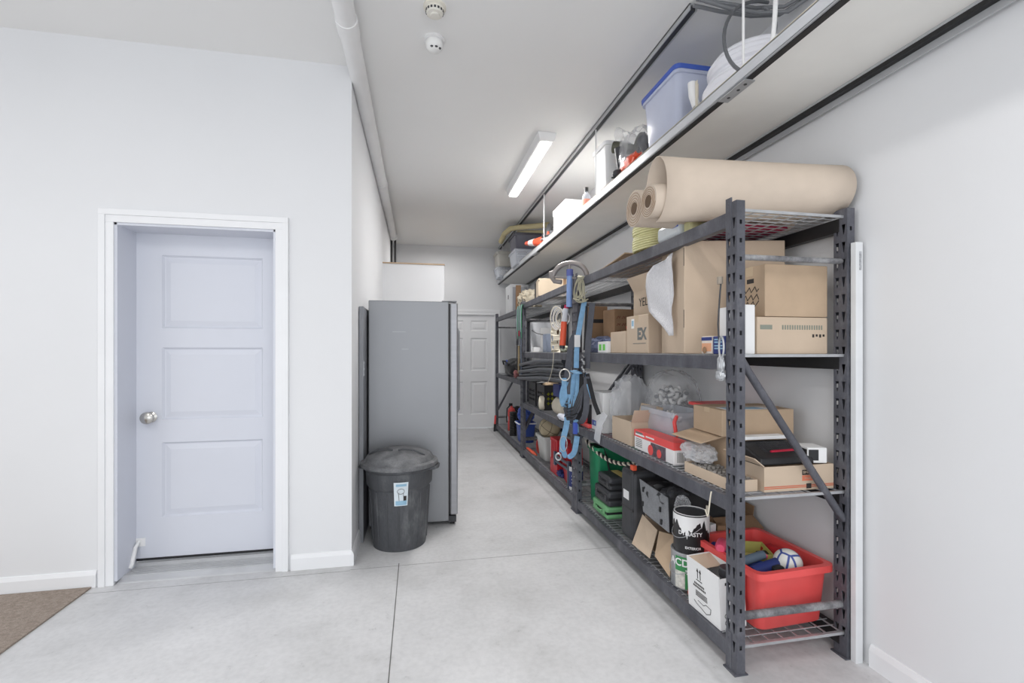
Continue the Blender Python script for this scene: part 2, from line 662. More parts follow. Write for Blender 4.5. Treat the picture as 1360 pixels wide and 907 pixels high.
def panel_door(w, h, t, panels, depth=.007, grooves=((.0, 0), (.010, 1), (.016, 1), (.046, .35), (.052, .35)), field=0.2):
    """slab from x=0..w, front at y=0 facing -y"""
    b = B()
    T = lambda u, v: (u, 0, v)
    holes = [[(x0, z0), (x1, z0), (x1, z1), (x0, z1)] for x0, x1, z0, z1 in panels]
    b.plate([(0, 0), (w, 0), (w, h), (0, h)], holes, T)
    for x0, x1, z0, z1 in panels:
        prev = None
        for ins, k in grooves:
            r = [b.bm.verts.new(p) for p in ((x0 + ins, k * depth, z0 + ins), (x1 - ins, k * depth, z0 + ins), (x1 - ins, k * depth, z1 - ins), (x0 + ins, k * depth, z1 - ins))]
            if prev:
                for j in range(4):
                    b.bm.faces.new((prev[j], prev[(j + 1) % 4], r[(j + 1) % 4], r[j]))
            prev = r
        b.bm.faces.new(prev)
    # sides and back
    b.bm.verts.ensure_lookup_table()
    o = [b.bm.verts.new((x, y, z)) for y in (0, t) for x, z in ((0, 0), (w, 0), (w, h), (0, h))]
    for f in ((0, 1, 5, 4), (1, 2, 6, 5), (2, 3, 7, 6), (3, 0, 4, 7), (7, 6, 5, 4)):
        b.bm.faces.new([o[i] for i in f])
    return b


# near door
D = bpy.data.objects.new('door_1', None)
C.objects.link(D)
D.location = (-1.683, YF + .185, .058)
struct(D)
W1 = .842
pn = [(.136, .692, 1.425 - .058 + 0, 1.922 - .058)]
pans = [(.139, .711, 1.475 - .058, 1.925 - .058), (.139, .711, .912 - .058, 1.356 - .058), (.139, .711, .312 - .058, .772 - .058)]
panel_door(W1, 2.0, .045, pans, depth=.014).out('door_leaf', m_door, D)
k = B().lathe([(0, 0), (.031, 0), (.033, .006), (.022, .012), (.013, .016), (.012, .03), (.026, .036), (.036, .048), (.036, .058), (.024, .068), (0, .071)], 28)
k.xf(Matrix.Rotation(PI / 2, 4, 'X'))
kb = k.out('door_knob', m_chrome, D, loc=(.083, 0, .872), smooth=True)
kb['label'] = 'brushed nickel door knob'
B().tube([(.02, -.004, .12), (.012, -.03, .09), (-.012 + .02, -.06, 0.0), (.0, -.066, -.015)], [.008, .011, .012, .014], 10).out('door_holder', m_white, D, smooth=True)
B().box(.0, .05, -.004, 0, .085, .135).out('holder_plate', m_white, D)
B().box(.002, W1 - .002, -.003, .012, -.004, .010).out('weather_strip', m_blackst, D)
# frame: jamb, stop, casing
b = B()
JW = .018
b.box(DX0, DX0 + JW, YF - .002, YF + .19, .02, DT).box(DX1 - JW, DX1, YF - .002, YF + .19, .02, DT).box(DX0, DX1, YF - .002, YF + .19, DT - JW, DT)
struct(b.out('trim_1', m_door, bevel=.002))


def casing(name, x0, x1, zt, y, wd, z0=0.0):
    b = B()
    for (a0, a1) in ((x0 - wd, x0), (x1, x1 + wd)):
        b.box(a0, a1, y - .012, y, z0, zt)
        inner = a1 if a0 < x0 else a0
        s = -1 if a0 < x0 else 1
        c0, c1 = sorted((inner + s * wd * .55, inner + s * wd))
        b.box(c0, c1, y - .019, y - .012, z0, zt + wd * .55)
    b.box(x0 - wd, x1 + wd, y - .012, y, zt, zt + wd)
    b.box(x0 - wd, x1 + wd, y - .019, y - .012, zt + wd * .55, zt + wd)
    struct(b.out(name, m_trim, bevel=.002))


casing('trim_2', DX0 + .004, DX1 - .004, DT - .004, YF, .074)
# threshold (ribbed aluminium sill)
b = B()
b.box(DX0 + .01, DX1 - .01, YF + .05, YF + .23, 0, .022)
b.hexa([(DX0 + .01, YF + .004, 0), (DX1 - .01, YF + .004, 0), (DX1 - .01, YF + .05, 0), (DX0 + .01, YF + .05, 0), (DX0 + .01, YF + .012, .006), (DX1 - .01, YF + .012, .006), (DX1 - .01, YF + .05, .022), (DX0 + .01, YF + .05, .022)])
for i in range(7):
    y = YF + .055 + i * .018
    b.box(DX0 + .012, DX1 - .012, y, y + .007, .022, .027)
b.box(DX0 + .012, DX1 - .012, YF + .17, YF + .2, .022, .045)
struct(b.out('trim_3', mat((205, 206, 208), .4, .3, var=.06, name='aluminium')))

# far door, six panels
D2 = bpy.data.objects.new('door_2', None)
C.objects.link(D2)
D2.location = (.35, YB + .03, .012)
struct(D2)
cols = ((.125, .415), (.54, .83))
rows = ((.243, .811), (.994, 1.557), (1.677, 1.857))
P2 = [(c0, c1, r0 - .012, r1 - .012) for c0, c1 in cols for r0, r1 in rows]
panel_door(.952, 1.938, .04, P2, depth=.012, grooves=((0, 0), (.014, 1), (.03, 1), (.055, .3))).out('door_leaf', m_trim, D2)
casing('trim_4', BX0 + .01, BX1 - .01, BT - .01, YB, .085)
b = B().box(BX0, BX0 + .018, YB, YB + .1, 0, BT).box(BX1 - .018, BX1, YB, YB + .1, 0, BT).box(BX0, BX1, YB, YB + .1, BT - .018, BT)
struct(b.out('trim_7', m_trim))

# ------------------------------------------------------------------ ceiling pipe
P = thing('drain_pipe', 'long white round pipe running under the ceiling beside the corner', 'pipe', (-.362, 3.5, 3.045))
B().tube([(0, -5.5, 0), (0, 3.75, 0)], .052, 24).out('pipe', m_white, P, smooth=True)
for y in (-.9, 1.5):
    B().tube([(0, y - .06, 0), (0, y + .06, 0)], .0575, 24).out('coupling', m_white, P, smooth=True)
B().tube([(.0, 3.7, 0), (.0, 3.78, 0)], .06, 20).out('end_cap', m_white, P, smooth=True)
P = thing('drop_pipe', 'pair of thin black pipes dropping from the end of the white ceiling pipe', 'pipe', (-.36, 7.32, 2.2))
for x in (-.03, .025):
    B().tube([(x, 0, 0), (x, 0, .84)], .016, 10).out('black_pipe', m_black, P, smooth=True)
B().box(-.055, .05, -.02, .02, .84, .9).out('bracket', m_black, P)

# ------------------------------------------------------------------ detectors and lamp
def detector(label, x, y, dome):
    o = thing('smoke_detector', label, 'detector', (x, y, H))
    if dome:
        B().lathe([(0, 0), (.06, 0), (.06, -.012), (.05, -.014), (.05, -.018)], 32).out('base', m_white, o, smooth=True)
        B().lathe([(.049, -.018), (.05, -.03), (.046, -.048), (.036, -.062), (.02, -.068), (0, -.069)], 32).out('housing', mat((244, 244, 242), .4, name='warm_white'), o, smooth=True)
        for a in (-2.0, -1.3, -.6):
            B().lathe([(0, 0), (.006, -.002), (.009, .002), (0, .006)], 12, (.036 * math.cos(a), .036 * math.sin(a), -.062)).out('sensor', m_dark, o, smooth=True)
    else:
        B().lathe([(0, 0), (.058, 0), (.058, -.01), (.046, -.014), (.044, -.02)], 32).out('base', mat((236, 232, 220), .45, name='ivory_plastic'), o, smooth=True)
        b = B().lathe([(.044, -.02), (.046, -.03), (.04, -.042), (.024, -.044), (.022, -.052), (0, -.053)], 32)
        b.out('housing', mat((230, 227, 218), .45, name='ivory_plastic2'), o, smooth=True)
        b = B()
        for j in range(16):
            a = 2 * PI * j / 16
            q = V((.044 * math.cos(a), .044 * math.sin(a), -.034))
            t_ = V((-math.sin(a), math.cos(a), 0)) * .005
            n_ = V((math.cos(a), math.sin(a), 0)) * .003
            b.hexa([q - t_ - n_, q + t_ - n_, q + t_ + n_, q - t_ + n_] + [p + V((0, 0, .01)) for p in (q - t_ - n_, q + t_ - n_, q + t_ + n_, q - t_ + n_)])
        b.out('vent_slots', m_dark, o)


detector('round ivory smoke detector with a vented ring, nearer of the two on the ceiling', .085, 2.46, False)
detector('round white detector with a deep dome, just behind the vented ivory one', .092, 2.72, True)

L = thing('ceiling_light', 'long slim white batten light with a glowing diffuser on the hallway ceiling', 'light', (1.03, 4.40, H))
b = B().hexa([(-.062, -.70, -.065), (.062, -.70, -.065), (.062, .70, -.065), (-.062, .70, -.065), (-.08, -.715, 0), (.08, -.715, 0), (.08, .715, 0), (-.08, .715, 0)])
b.out('housing', m_white, L, bevel=.006)
b = B().hexa([(-.036, -.665, -.082), (.036, -.665, -.082), (.036, .69, -.082), (-.036, .69, -.082), (-.05, -.68, -.064), (.05, -.68, -.064), (.05, .70, -.064), (-.05, .70, -.064)])
b.out('diffuser', mat((255, 252, 250), .5, emit=4.5, name='lit_diffuser'), L, bevel=.008)
o = copy_tree(L)
o.location = (.55, .2, H)
o['label'] = 'slim white batten light on the ceiling above the camera'
L2 = copy_tree(L)
L2.location = (-1.6, .6, H)
L2['label'] = 'slim white batten light on the ceiling left of the camera'

# ------------------------------------------------------------------ fridge, grey panel, bin
m_fr = mat((152, 154, 158), .38, .25, var=.02, scale=2, name='fridge_side_grey')
m_frd = mat((168, 169, 173), .42, .5, var=.05, scale=3, stretch=(1, 1, 12), name='brushed_stainless')
f = thing('refrigerator', 'tall grey refrigerator with a stainless door edge, side on against the wall', 'refrigerator', (-.06, 4.06, 0))
B().box(-.300, .292, -.42, .42, .03, 1.712).out('body', m_fr, f, bevel=.006)
dm = [('door', .10, 1.70, -.42, -.002), ('door', .10, 1.70, .002, .42)]
B().box(.304, .362, -.42, -.002, .075, 1.705).out('door', m_frd, f, bevel=.01)
B().box(.304, .362, .002, .42, .72, 1.705).out('door', m_frd, f, bevel=.01)
B().box(.304, .362, .002, .42, .075, .712).out('door', m_frd, f, bevel=.01)
B().box(.292, .304, -.41, .41, .08, 1.70).out('gasket', m_blackst, f)
B().box(.24, .355, -.415, -.33, 1.7125, 1.720).out('hinge_cover', m_fr, f, bevel=.004)
B().box(.29, .35, -.415, .415, .02, .066).out('kick_grille', m_dark, f)
for y in (-.38, .38):
    B().cyl((.32, y, 0), .018, .03, 12).out('foot', m_blackst, f)
    B().cyl((-.27, y, 0), .018, .04, 12).out('foot', m_blackst, f)
b = B().tube([(.375, -.04, .8), (.40, -.04, .84), (.40, -.04, 1.5), (.375, -.04, 1.54)], .010, 10)
b.out('handle', m_frd, f, smooth=True)
b = B().tube([(.375, .04, .8), (.40, .04, .84), (.40, .04, 1.5), (.375, .04, 1.54)], .010, 10)
b.out('handle', m_frd, f, smooth=True)
B().box(-.126, -.03, -.4212, -.42, 1.476, 1.482).out('scratch', m_frd, f)
B().box(-.06, -.01, -.4212, -.42, 1.345, 1.352).out('scratch', m_frd, f)

s = thing('leaning_door_slab', 'grey metal door leaf standing on edge between the wall and the refrigerator', 'door leaf', (-.384, 3.85, 0))
B().box(-.018, .012, -.43, .43, .0, 1.645).out('leaf', mat((140, 142, 147), .45, .2, name='grey_leaf'), s, bevel=.002)
B().box(.012, .0165, -.42, -.40, 1.16, 1.26).out('lock_edge', m_galv, s)
B().box(.0165, .0175, -.418, -.402, 1.215, 1.245).out('lock_hole', m_blackst, s)
B().box(.0165, .0175, -.418, -.402, 1.175, 1.20).out('lock_hole', m_blackst, s)

m_bin = ramp_mat('scuffed_bin_plastic', [(.3, (70, 72, 76)), (.55, (84, 86, 90)), (.75, (132, 134, 136))], 7, rough=.6, bump=.15, stretch=(1, 1, .35))
m_lid = ramp_mat('dusty_lid', [(.3, (84, 86, 90)), (.6, (128, 129, 131)), (.8, (160, 160, 160))], 8, rough=.7, bump=.2)
t = thing('trash_can', 'round dark grey plastic trash can with a dusty domed lid by the refrigerator', 'trash can', (-.125, 3.39, 0))
prof = [(0, .012), (.165, .012), (.17, 0), (.178, 0), (.182, .02), (.205, .40), (.208, .41), (.222, .425), (.228, .52), (.244, .535), (.244, .556), (.222, .556), (.20, .40), (.17, .03), (0, .03)]
B().lathe(prof, 48).out('body', m_bin, t, smooth=True)
b = B()
for j in range(16):
    a = 2 * PI * j / 16
    r0, r1 = .183, .205
    b.tube([(r0 * math.cos(a), r0 * math.sin(a), .03), (r1 * math.cos(a), r1 * math.sin(a), .39)], .0045, 6)
b.out('rib', m_bin, t, smooth=True)
B().lathe([(.23, .548), (.262, .548), (.266, .556), (.262, .574), (.248, .580), (.236, .582), (.222, .612), (.205, .624), (.12, .652), (.05, .662), (0, .664)], 48).out('lid', m_lid, t, smooth=True)
for sx in (-1, 1):
    hb = B().tube([(sx * .222, -.06, .53), (sx * .262, -.055, .535), (sx * .268, 0, .53), (sx * .262, .055, .535), (sx * .222, .06, .53)], .012, 8)
    hb.xf(Matrix.Rotation(math.radians(-14), 4, 'Z'))
    hb.out('handle', m_bin, t, smooth=True)
    rb = B().tube([(sx * .195, -.07, .627), (sx * .12, -.09, .662), (sx * .05, -.10, .668), (sx * .02, -.10, .662)], .006, 6)
    rb.xf(Matrix.Rotation(math.radians(-14), 4, 'Z'))
    rb.out('lid_ridge', m_bin, t, smooth=True)
# curved label
def arc_panel(a0, a1, z0, z1, r0, r1, n=8):
    b = B()
    rows_ = []
    for z, r in ((z0, r0), (z1, r1)):
        rows_.append([b.bm.verts.new((r * math.sin(a0 + (a1 - a0) * i / n), -r * math.cos(a0 + (a1 - a0) * i / n), z)) for i in range(n + 1)])
    for i in range(n):
        b.bm.faces.new((rows_[0][i], rows_[0][i + 1], rows_[1][i + 1], rows_[1][i]))
    return b


lab = arc_panel(-.13, .28, .315, .475, .2065, .2315).out('label', mat((222, 232, 238), .6, name='label_paper'), t, solid=.001)
lab['label'] = 'white and pale blue paper label with a line drawing'
m_lb = mat((150, 190, 214), .6, name='label_blue')
arc_panel(-.07, .23, .448, .464, .2285, .2310).out('label_print', m_lb, lab, solid=.001)
arc_panel(-.09, .25, .320, .350, .2085, .2135).out('label_print', m_lb, lab, solid=.001)
arc_panel(.15, .24, .338, .382, .2108, .2175).out('label_print', m_ink, lab, solid=.001)
dp = []
for a in range(20):
    u, vz = .07 + .1 * math.cos(a / 20 * 2 * PI), .415 + .018 * math.sin(a / 20 * 2 * PI)
    r = .2095 + (vz - .315) * .156 + .0012
    dp.append((r * math.sin(u), -r * math.cos(u), vz))
B().tube(dp, .0012, 4, closed=True).out('label_print', m_ink, lab)
for u0 in (.0, .14):
    pts = []
    for kk in range(6):
        vz = .405 - kk * .011
        u = u0 + kk * .004
        r = .2095 + (vz - .315) * .156 + .0012
        pts.append((r * math.sin(u), -r * math.cos(u), vz))
    B().tube(pts, .0012, 4).out('label_print', m_ink, lab)

# ------------------------------------------------------------------ racks
PW, PD = .066, .038          # post width along y, depth along x
XF, XB = 1.282, 1.858        # front face of front post, back face of rear post


def post(front, y0, h):
    """C-shaped punched post; origin at rack origin"""
    b = B()
    pitch = .0762
    n = int((h - .02) / pitch)

    def keyed(T, wd, holes_fn):
        for i in range(n + 1):
            z0 = i * pitch
            z1 = min(h, z0 + pitch)
            full = (z1 - z0) > pitch * .99
            hs = [[(u, z0 + v) for u, v in hh] for hh in holes_fn()] if full and i > 0 else []
            b.plate([(0, z0), (wd, z0), (wd, z1), (0, z1)], hs, T)
    tri = lambda: [[(.007, .058), (.026, .058), (.018, .013), (.014, .013)], [(.039, .058), (.058, .058), (.050, .013), (.046, .013)]]
    sq = lambda: [[(.013, .028), (.024, .028), (.024, .046), (.013, .046)]]
    x = XF if front else XB - PD
    s = 1
    keyed(lambda u, v: (x, y0 + u, v), PW, tri)
    keyed(lambda u, v: (x + s * u, y0, v), PD, sq)
    keyed(lambda u, v: (x + s * u, y0 + PW, v), PD, sq)
    b.plate([(0, 0), (PW, 0), (PW, h), (0, h)], [], lambda u, v: (x + s * PD, y0 + u, v))
    return b


def rack(label, y0, y1, levels, h=1.955, braces=((1.30, .60), (.62, 1.28))):
    R_ = thing('metal_rack', label, 'rack', (0, y0, 0), 0)
    L_ = y1 - y0
    for i, ys in enumerate((0.0, L_ - PW)):
        for fr in (True, False):
            p = post(fr, ys, h).out('post', m_steel, R_, solid=.0022)
            x = XF if fr else XB - PD
            B().box(x - .012, x + PD + .012, ys - .004, ys + PW + .006, 0, .006).out('foot_plate', m_steel, p)
        ym = ys + PW / 2
        B().tube([(XF + PD - .004, ym, 1.728), (XB - PD + .004, ym, 1.728)], .0125, 12).out('crossbar', m_bar, R_, smooth=True)
        B().tube([(XF + PD - .004, ym, .225), (XB - PD + .004, ym, .225)], .0165, 12).out('crossbar', m_bar, R_, smooth=True)
        za, zb = braces[i]
        B().tube([(XF + PD - .002, ym - .012, za), (XF + PD + .03, ym - .012, za + (zb - za) * .07), (XB - PD - .03, ym - .012, zb - (zb - za) * .06), (XB - PD + .004, ym - .012, zb)], .016, 12).out('diagonal_brace', m_steel, R_, smooth=True)
    for z in levels:
        for fr in (True, False):
            x = XF - .001 if fr else XB - .042
            b = B().box(x + .002, x + .042, PW * .55, L_ - PW * .55, z - .062, z - (.0 if fr else .0))
            if fr:
                for yy in (PW * .45, L_ - PW * .45 - .036):
                    b.box(x - .0035, x + .003, yy, yy + .036, z - .115, z + .055)
                    for dz in (-.095, .03):
                        b.tube([(x - .006, yy + .018, z + dz), (x - .003, yy + .018, z + dz)], .005, 8)
            else:
                for yy in (PW * .45, L_ - PW * .45 - .036):
                    b.box(x + .036, x + .046, yy, yy + .036, z - .115, z + .05)
            b.out('beam', m_steel if fr else m_blackst, R_, bevel=.003)  # rear beams coloured black to carry the shade they sit in
        # wire deck
        b = B()
        xa, xb = XF + .02, XB - .02
        nn = int((L_ - .06) / .045)
        for i in range(nn + 1):
            y = .03 + (L_ - .06) * i / nn
            b.box(xa, xb, y - .0018, y + .0018, z + .0015, z + .005)
        for i in range(8):
            x = xa + .02 + (xb - xa - .04) * i / 7
            b.box(x - .0025, x + .0025, .02, L_ - .02, z - .0035, z + .0015)
        b.box(xa, xb, .016, .024, z - .006, z + .006).box(xa, xb, L_ - .024, L_ - .016, z - .006, z + .006)
        b.out('wire_deck', m_galv, R_)
    return R_


Y1, Y2, Y3, Y4 = 1.715, 3.752, 5.80, 7.84
rack('nearest dark grey metal shelving rack, kraft paper rolls lying across its top', Y1, Y2 - .002, (.105, .72, 1.315, 1.92))
rack('middle dark grey metal shelving rack, basketball bin on its bottom shelf', Y2 + .002, Y3 - .002, (.105, .69, 1.315, 1.925), braces=((.62, 1.28), (.35, 1.28)))
rack('farthest dark grey metal shelving rack, next to the back door', Y3 + .002, Y4, (.10, .96, 1.885), braces=((.35, 1.28), (.35, 1.28)))
S1, S2, S3, S4 = .111, .726, 1.321, 1.926
T2, T3, T4 = .696, 1.321, 1.931
U1, U2, U4 = .106, .966, 1.891

# ------------------------------------------------------------------ overhead shelf
O = thing('overhead_shelf', 'long white shelf with a galvanised rail hung high over the racks', 'shelf', (1.36, 4.5, 2.50))
B().box(.01, .50, -4.2, 3.53, 0, .012).out('board', mat((240, 239, 235), .6, var=.02, name='white_board'), O)
b = B().box(-.012, -.004, -4.2, 3.53, -.012, .040).box(-.012, .026, -4.2, 3.53, -.014, -.009).box(.022, .026, -4.2, 3.53, -.014, .0)
b.box(-.012, .006, -4.2, 3.53, .036, .040)
b.out('front_rail', mat((206, 208, 212), .4, .25, var=.06, name='zinc_rail'), O)
B().box(-.002, .024, -4.2, 3.53, -.0205, -.0145).out('rail_slot', m_blackst, O)
for y in (-2.66, .9):
    b = B().box(-.014, .036, y - .09, y + .09, -.026, -.021)
    pl = b.out('joint_plate', m_galv, O)
    for dy in (-.06, -.015, .05):
        B().cyl((.012, y + dy, -.0275), .007, .002, 12).out('plate_hole', m_dark, pl)
b = B().box(.49, .5, -4.2, 3.53, -.055, -.002).box(.462, .49, -4.2, 3.53, -.012, -.001)
b.out('wall_rail', mat((186, 188, 191), .45, .2, name='zinc_dull'), O)
B().box(.463, .4895, -4.2, 3.53, -.030, -.0125).out('rail_slot', m_blackst, O)
b = B().box(0, .042, -2.32, 3.5, H - 2.5 - .008, H - 2.5).box(.0, .005, -2.32, 3.5, H - 2.5 - .035, H - 2.5).box(.037, .042, -2.32, 3.5, H - 2.5 - .035, H - 2.5)
b.out('ceiling_rail', mat((186, 188, 191), .45, .2, name='zinc_dull'), O)
B().box(.005, .037, -2.31, 3.49, H - 2.5 - .03, H - 2.5 - .008).out('rail_slot', m_dark, O)
B().box(-.003, .009, -4.2, 3.53, .0125, .052).out('edge_strip', m_cream, O)
for y in (-2.70, .58, 3.2, -.98):
    B().tube([(.018, y, .012), (.018, y, H - 2.5)], .0055, 8).out('hanging_rod', m_white, O, smooth=True)
SH = 2.513


# coiled white hose
def coil(c, R_, r, turns, h, sq=1.0, n=40, wob=.01, seed=1, ry=1.0, incl=0.0, cone=0.0):
    pts = []
    rnd = random.Random(seed)
    ph = [rnd.uniform(-1, 1) for _ in range(turns + 2)]
    for i in range(int(turns * n) + 1):
        a = 2 * PI * i / n
        k_ = i / n
        kk = int(k_)
        f_ = k_ - kk
        o_ = (ph[kk] * (1 - f_) + ph[kk + 1] * f_) * wob
        R2 = R_ + o_ - cone * k_ / turns
        pts.append((c[0] + R2 * math.cos(a), c[1] + R2 * ry * math.sin(a), c[2] + h * k_ / turns + incl * math.cos(a)))
    return pts


o = thing('hose_coil', 'big coil of white corrugated hose on the overhead shelf nearest the camera', 'hose', (1.63, 2.06, SH))
b = B().tube(coil((0, 0, .028), .225, .024, 9, .235, wob=.02, seed=3, cone=.05), .0245, 8)
b.out('hose', mat((240, 240, 246), .5, var=.03, bump=.4, bscale=120, name='white_hose'), o, smooth=True)
B().tube([(-.20, .17, .10), (-.215, .18, .16), (-.218, .185, .23)], .021, 14).out('hose_end', m_white, o, smooth=True)
B().tube([(-.218, .185, .225), (-.2185, .1855, .2315)], .015, 14).out('hose_bore', m_dark, o)
b = B()
for a in (2.4, 2.55):
    b.ribbon([(.26 * math.cos(a), .26 * math.sin(a), z) for z in (.01, .08, .15, .22)], .02, .002, (0, 1, 0))
b.out('tie_strap', m_cream, o)
# cables near the ceiling
m_cab = mat((128, 130, 134), .5, name='grey_cable')
for k_, (dy, dz, lb) in enumerate(((0, 0, 'upper of the three grey cables strung under the ceiling'), (.03, -.02, 'middle of the three grey cables strung under the ceiling'), (-.03, -.045, 'lowest of the three grey cables strung under the ceiling'))):
    single(B().tube([(1.36, 2.12 + dy, 3.085 + dz * .5), (1.5, 2.1 + dy, 3.07 + dz), (1.66, 2.08 + dy, 3.055 + dz), (1.8, 2.05 + dy, 3.06 + dz), (1.876, 1.95 + dy, 3.08 + dz * .5)], .009, 8), 'cable', lb, 'cable', m_cab, loc=(1.6, 2.1, 3.0), smooth=True)


def bez(p0, p1, p2, p3, n=16):
    p0, p1, p2, p3 = map(V, (p0, p1, p2, p3))
    return [p0 * (1 - t) ** 3 + p1 * 3 * t * (1 - t) ** 2 + p2 * 3 * t * t * (1 - t) + p3 * t ** 3 for t in [i / n for i in range(n + 1)]]


single(B().tube(bez((1.70, 2.04, 3.06), (1.32, 1.92, 2.97), (1.28, 1.87, 2.60), (1.372, 1.78, 2.525)), .008, 8), 'cable', 'dark looping cable hanging in front of the white hose coil', 'cable', mat((96, 98, 102), .5, name='dark_cable'), loc=(1.4, 1.86, 2.52), smooth=True)
single(B().tube(bez((1.68, 2.05, 3.04), (1.80, 2.05, 3.0), (1.76, 2.05, 2.9), (1.66, 2.04, 2.80)), .007, 8), 'cable', 'short grey cable hooked behind the white hose coil', 'cable', m_cab, loc=(1.6, 1.98, 2.80), smooth=True)
single(B().tube(bez((1.45, 1.70, 3.07), (1.46, 1.70, 2.9), (1.42, 1.66, 2.65), (1.38, 1.64, 2.53)), .009, 8), 'cable', 'white cable dropping to the shelf rail on the camera side of the hose coil', 'cable', m_white, loc=(1.38, 1.64, 2.53), smooth=True)

m_btote = mat((218, 224, 244), .22, alpha=.68, var=.03, gloss=.2, name='blue_clear_plastic')
o = tote('storage_tote', 'clear blue tinted storage tote with a blue lid on the overhead shelf', 1.545, 2.585, SH, .27, .40, .40, m_btote, .86, lid=mat((70, 100, 190), .35, name='blue_lid'))
B().box(-.145, -.1, -.06, .06, .385, .41).out('latch', mat((70, 100, 190), .35, name='blue_lid'), o, bevel=.004)
# contents blue sleeves glimpsed
# boots in a clear bag
g = thing('boot_bag', 'knotted clear plastic bag of boots and orange cloth on the overhead shelf', 'bag', (1.52, 3.06, SH))
B().blob((0, 0, .17), (.125, .19, .19), .16, 3.2, 4, 3, flat=.002, sharp=True).out('film', m_clear, g, smooth=True)
b = B().tube([(-.03, .08, .33), (-.05, .12, .39), (-.08, .17, .40)], [.05, .02, .055], 10)
b.out('knot', m_clear, g, smooth=True)
m_boot = mat((92, 92, 78), .6, var=.2, bump=.3, name='olive_rubber')


def boot(label, loc, rot, m):
    q = thing('boot', label, 'boot', loc, rot=rot)
    B().tube([(0, 0, .0), (0, 0, .10), (0, .005, .16)], [.036, .038, .042], 14).out('shaft', m, q, smooth=True)
    B().blob((0, -.045, -.018), (.036, .085, .032), .05, 2, 3, 2, flat=-.035).out('foot', m, q, smooth=True)
    B().box(-.034, .034, -.125, .03, -.045, -.034).out('sole', m_black, q, bevel=.006)


boot('olive boot standing high inside the clear bag on the overhead shelf', (1.53, 3.16, SH + .27), (math.radians(-70), 0, .9), m_boot)
boot('black boot leaning sideways inside the clear bag, nearest the blue tote', (1.55, 2.97, SH + .15), (math.radians(-25), 0, .2), m_black)
boot('grey boot low in the clear bag, farthest from the blue tote', (1.44, 3.16, SH + .11), (math.radians(15), 0, -.9), m_dark)
single(B().blob((1.45, 3.02, SH + .08), (.055, .13, .075), .4, 4, 4, 9, flat=SH + .003, sharp=True), 'orange_cloth', 'crumpled orange cloth at the bottom of the clear boot bag', 'cloth', m_orange, loc=(1.45, 3.0, SH), smooth=True)
tote('white_bin', 'tall white plastic bin behind the clear boot bag on the overhead shelf', 1.50, 3.50, SH, .20, .26, .42, m_white, .85)
q = thing('spray_bottle', 'clear bottle with a coral label and dark cap on the overhead shelf', 'bottle', (1.41, 3.82, SH))
B().lathe([(0, 0), (.034, 0), (.036, .01), (.036, .13), (.028, .155), (.014, .17), (.014, .18), (0, .18)], 20).out('bottle', m_cbin, q, smooth=True)
B().lathe([(.0365, .025), (.0365, .11)], 20).out('label', mat((226, 150, 132), .6, name='coral_label'), q, solid=.001)
B().cyl((0, 0, .18), .017, .035, 14).out('cap', m_black, q, smooth=True)
o = carton('lidded_box', 'white lidded storage box alone on the overhead shelf', 1.42, 1.61, 4.42, 4.85, SH, SH + .25, m_paper, tape=False, cat='storage box')
B().box(-.101, .101, -.221, .221, .25, .31).out('lid', m_paper, o, bevel=.004)
B().box(-.0965, -.095, -.05, .05, .14, .17).out('handle_hole', m_inkg, o)
# black tripod like bundle and cone
q = thing('folded_stand', 'folded dark metal stand lying on the overhead shelf beside the traffic cone', 'stand', (1.44, 4.98, SH + .03))
for k_, (dx, dz) in enumerate(((-.05, 0), (-.02, .03), (.01, .0), (.03, .035))):
    B().tube([(dx, -.18, dz), (dx * .4 - .02, .3, dz + .08)], .013, 8).out('leg', m_dark if k_ % 2 else m_galv, q, smooth=True)
B().box(-.07, .05, -.2, -.14, -.028, .06).out('hinge_block', m_dark, q, bevel=.006)
q = thing('traffic_cone', 'orange traffic cone with a pale band lying on its side on the overhead shelf', 'cone', (1.52, 5.22, SH + .095), rot=(math.radians(-86), 0, math.radians(33)))
B().lathe([(.078, .015), (.022, .43), (.018, .435), (.0, .435)], 24).out('cone', m_orange, q, smooth=True)
B().lathe([(.0440, .28), (.031, .37)], 24).out('reflective_band', m_white, q, solid=.003)
B().box(-.088, .088, -.088, .088, 0, .02).out('base', m_orange, q, bevel=.01)
tote('storage_tote', 'clear shallow storage tote under the dark one on the overhead shelf', 1.46, 6.45, SH, .34, .46, .20, m_cbin, .88)
tote('storage_tote', 'dark grey storage tote stacked beneath the yellowish foam tubes', 1.46, 6.42, SH + .20, .36, .44, .21, mat((92, 92, 104), .4, alpha=.86, name='smoked_plastic'), .88, lid=m_dark, lidh=.015)
m_foam = mat((206, 194, 152), .8, var=.05, name='yellowish_foam')
single(B().tube([(1.70, 6.0, 3.0), (1.55, 6.1, 3.0), (1.36, 6.2, 3.0), (1.24, 6.3, 3.0), (1.20, 6.55, 2.99), (1.21, 6.9, 2.96)], .036, 12), 'foam_tube', 'yellowish foam tube bent over the dark tote, upper of the two', 'foam tube', m_foam, loc=(1.4, 6.3, 2.96), smooth=True)
single(B().tube([(1.68, 6.22, 2.955), (1.45, 6.26, 2.955), (1.34, 6.32, 2.955)], .026, 12), 'foam_tube', 'shorter yellowish foam tube lying flat on the dark tote lid', 'foam tube', m_foam, loc=(1.45, 6.26, 2.93), smooth=True)
single(B().tube([(1.70, 6.0, 2.99), (1.60, 5.7, 2.83), (1.52, 5.4, 2.68), (1.50, 5.0, 2.62)], .030, 12), 'foam_tube', 'grey foam tube sloping down from the dark tote towards the white box', 'foam tube', mat((168, 170, 174), .8, name='grey_foam'), loc=(1.5, 5.0, 2.6), smooth=True)
tote('storage_tote', 'small clear storage tote of white and purple things at the far shelf end', 1.39, 7.62, SH, .28, .34, .17, m_cbin, .9)
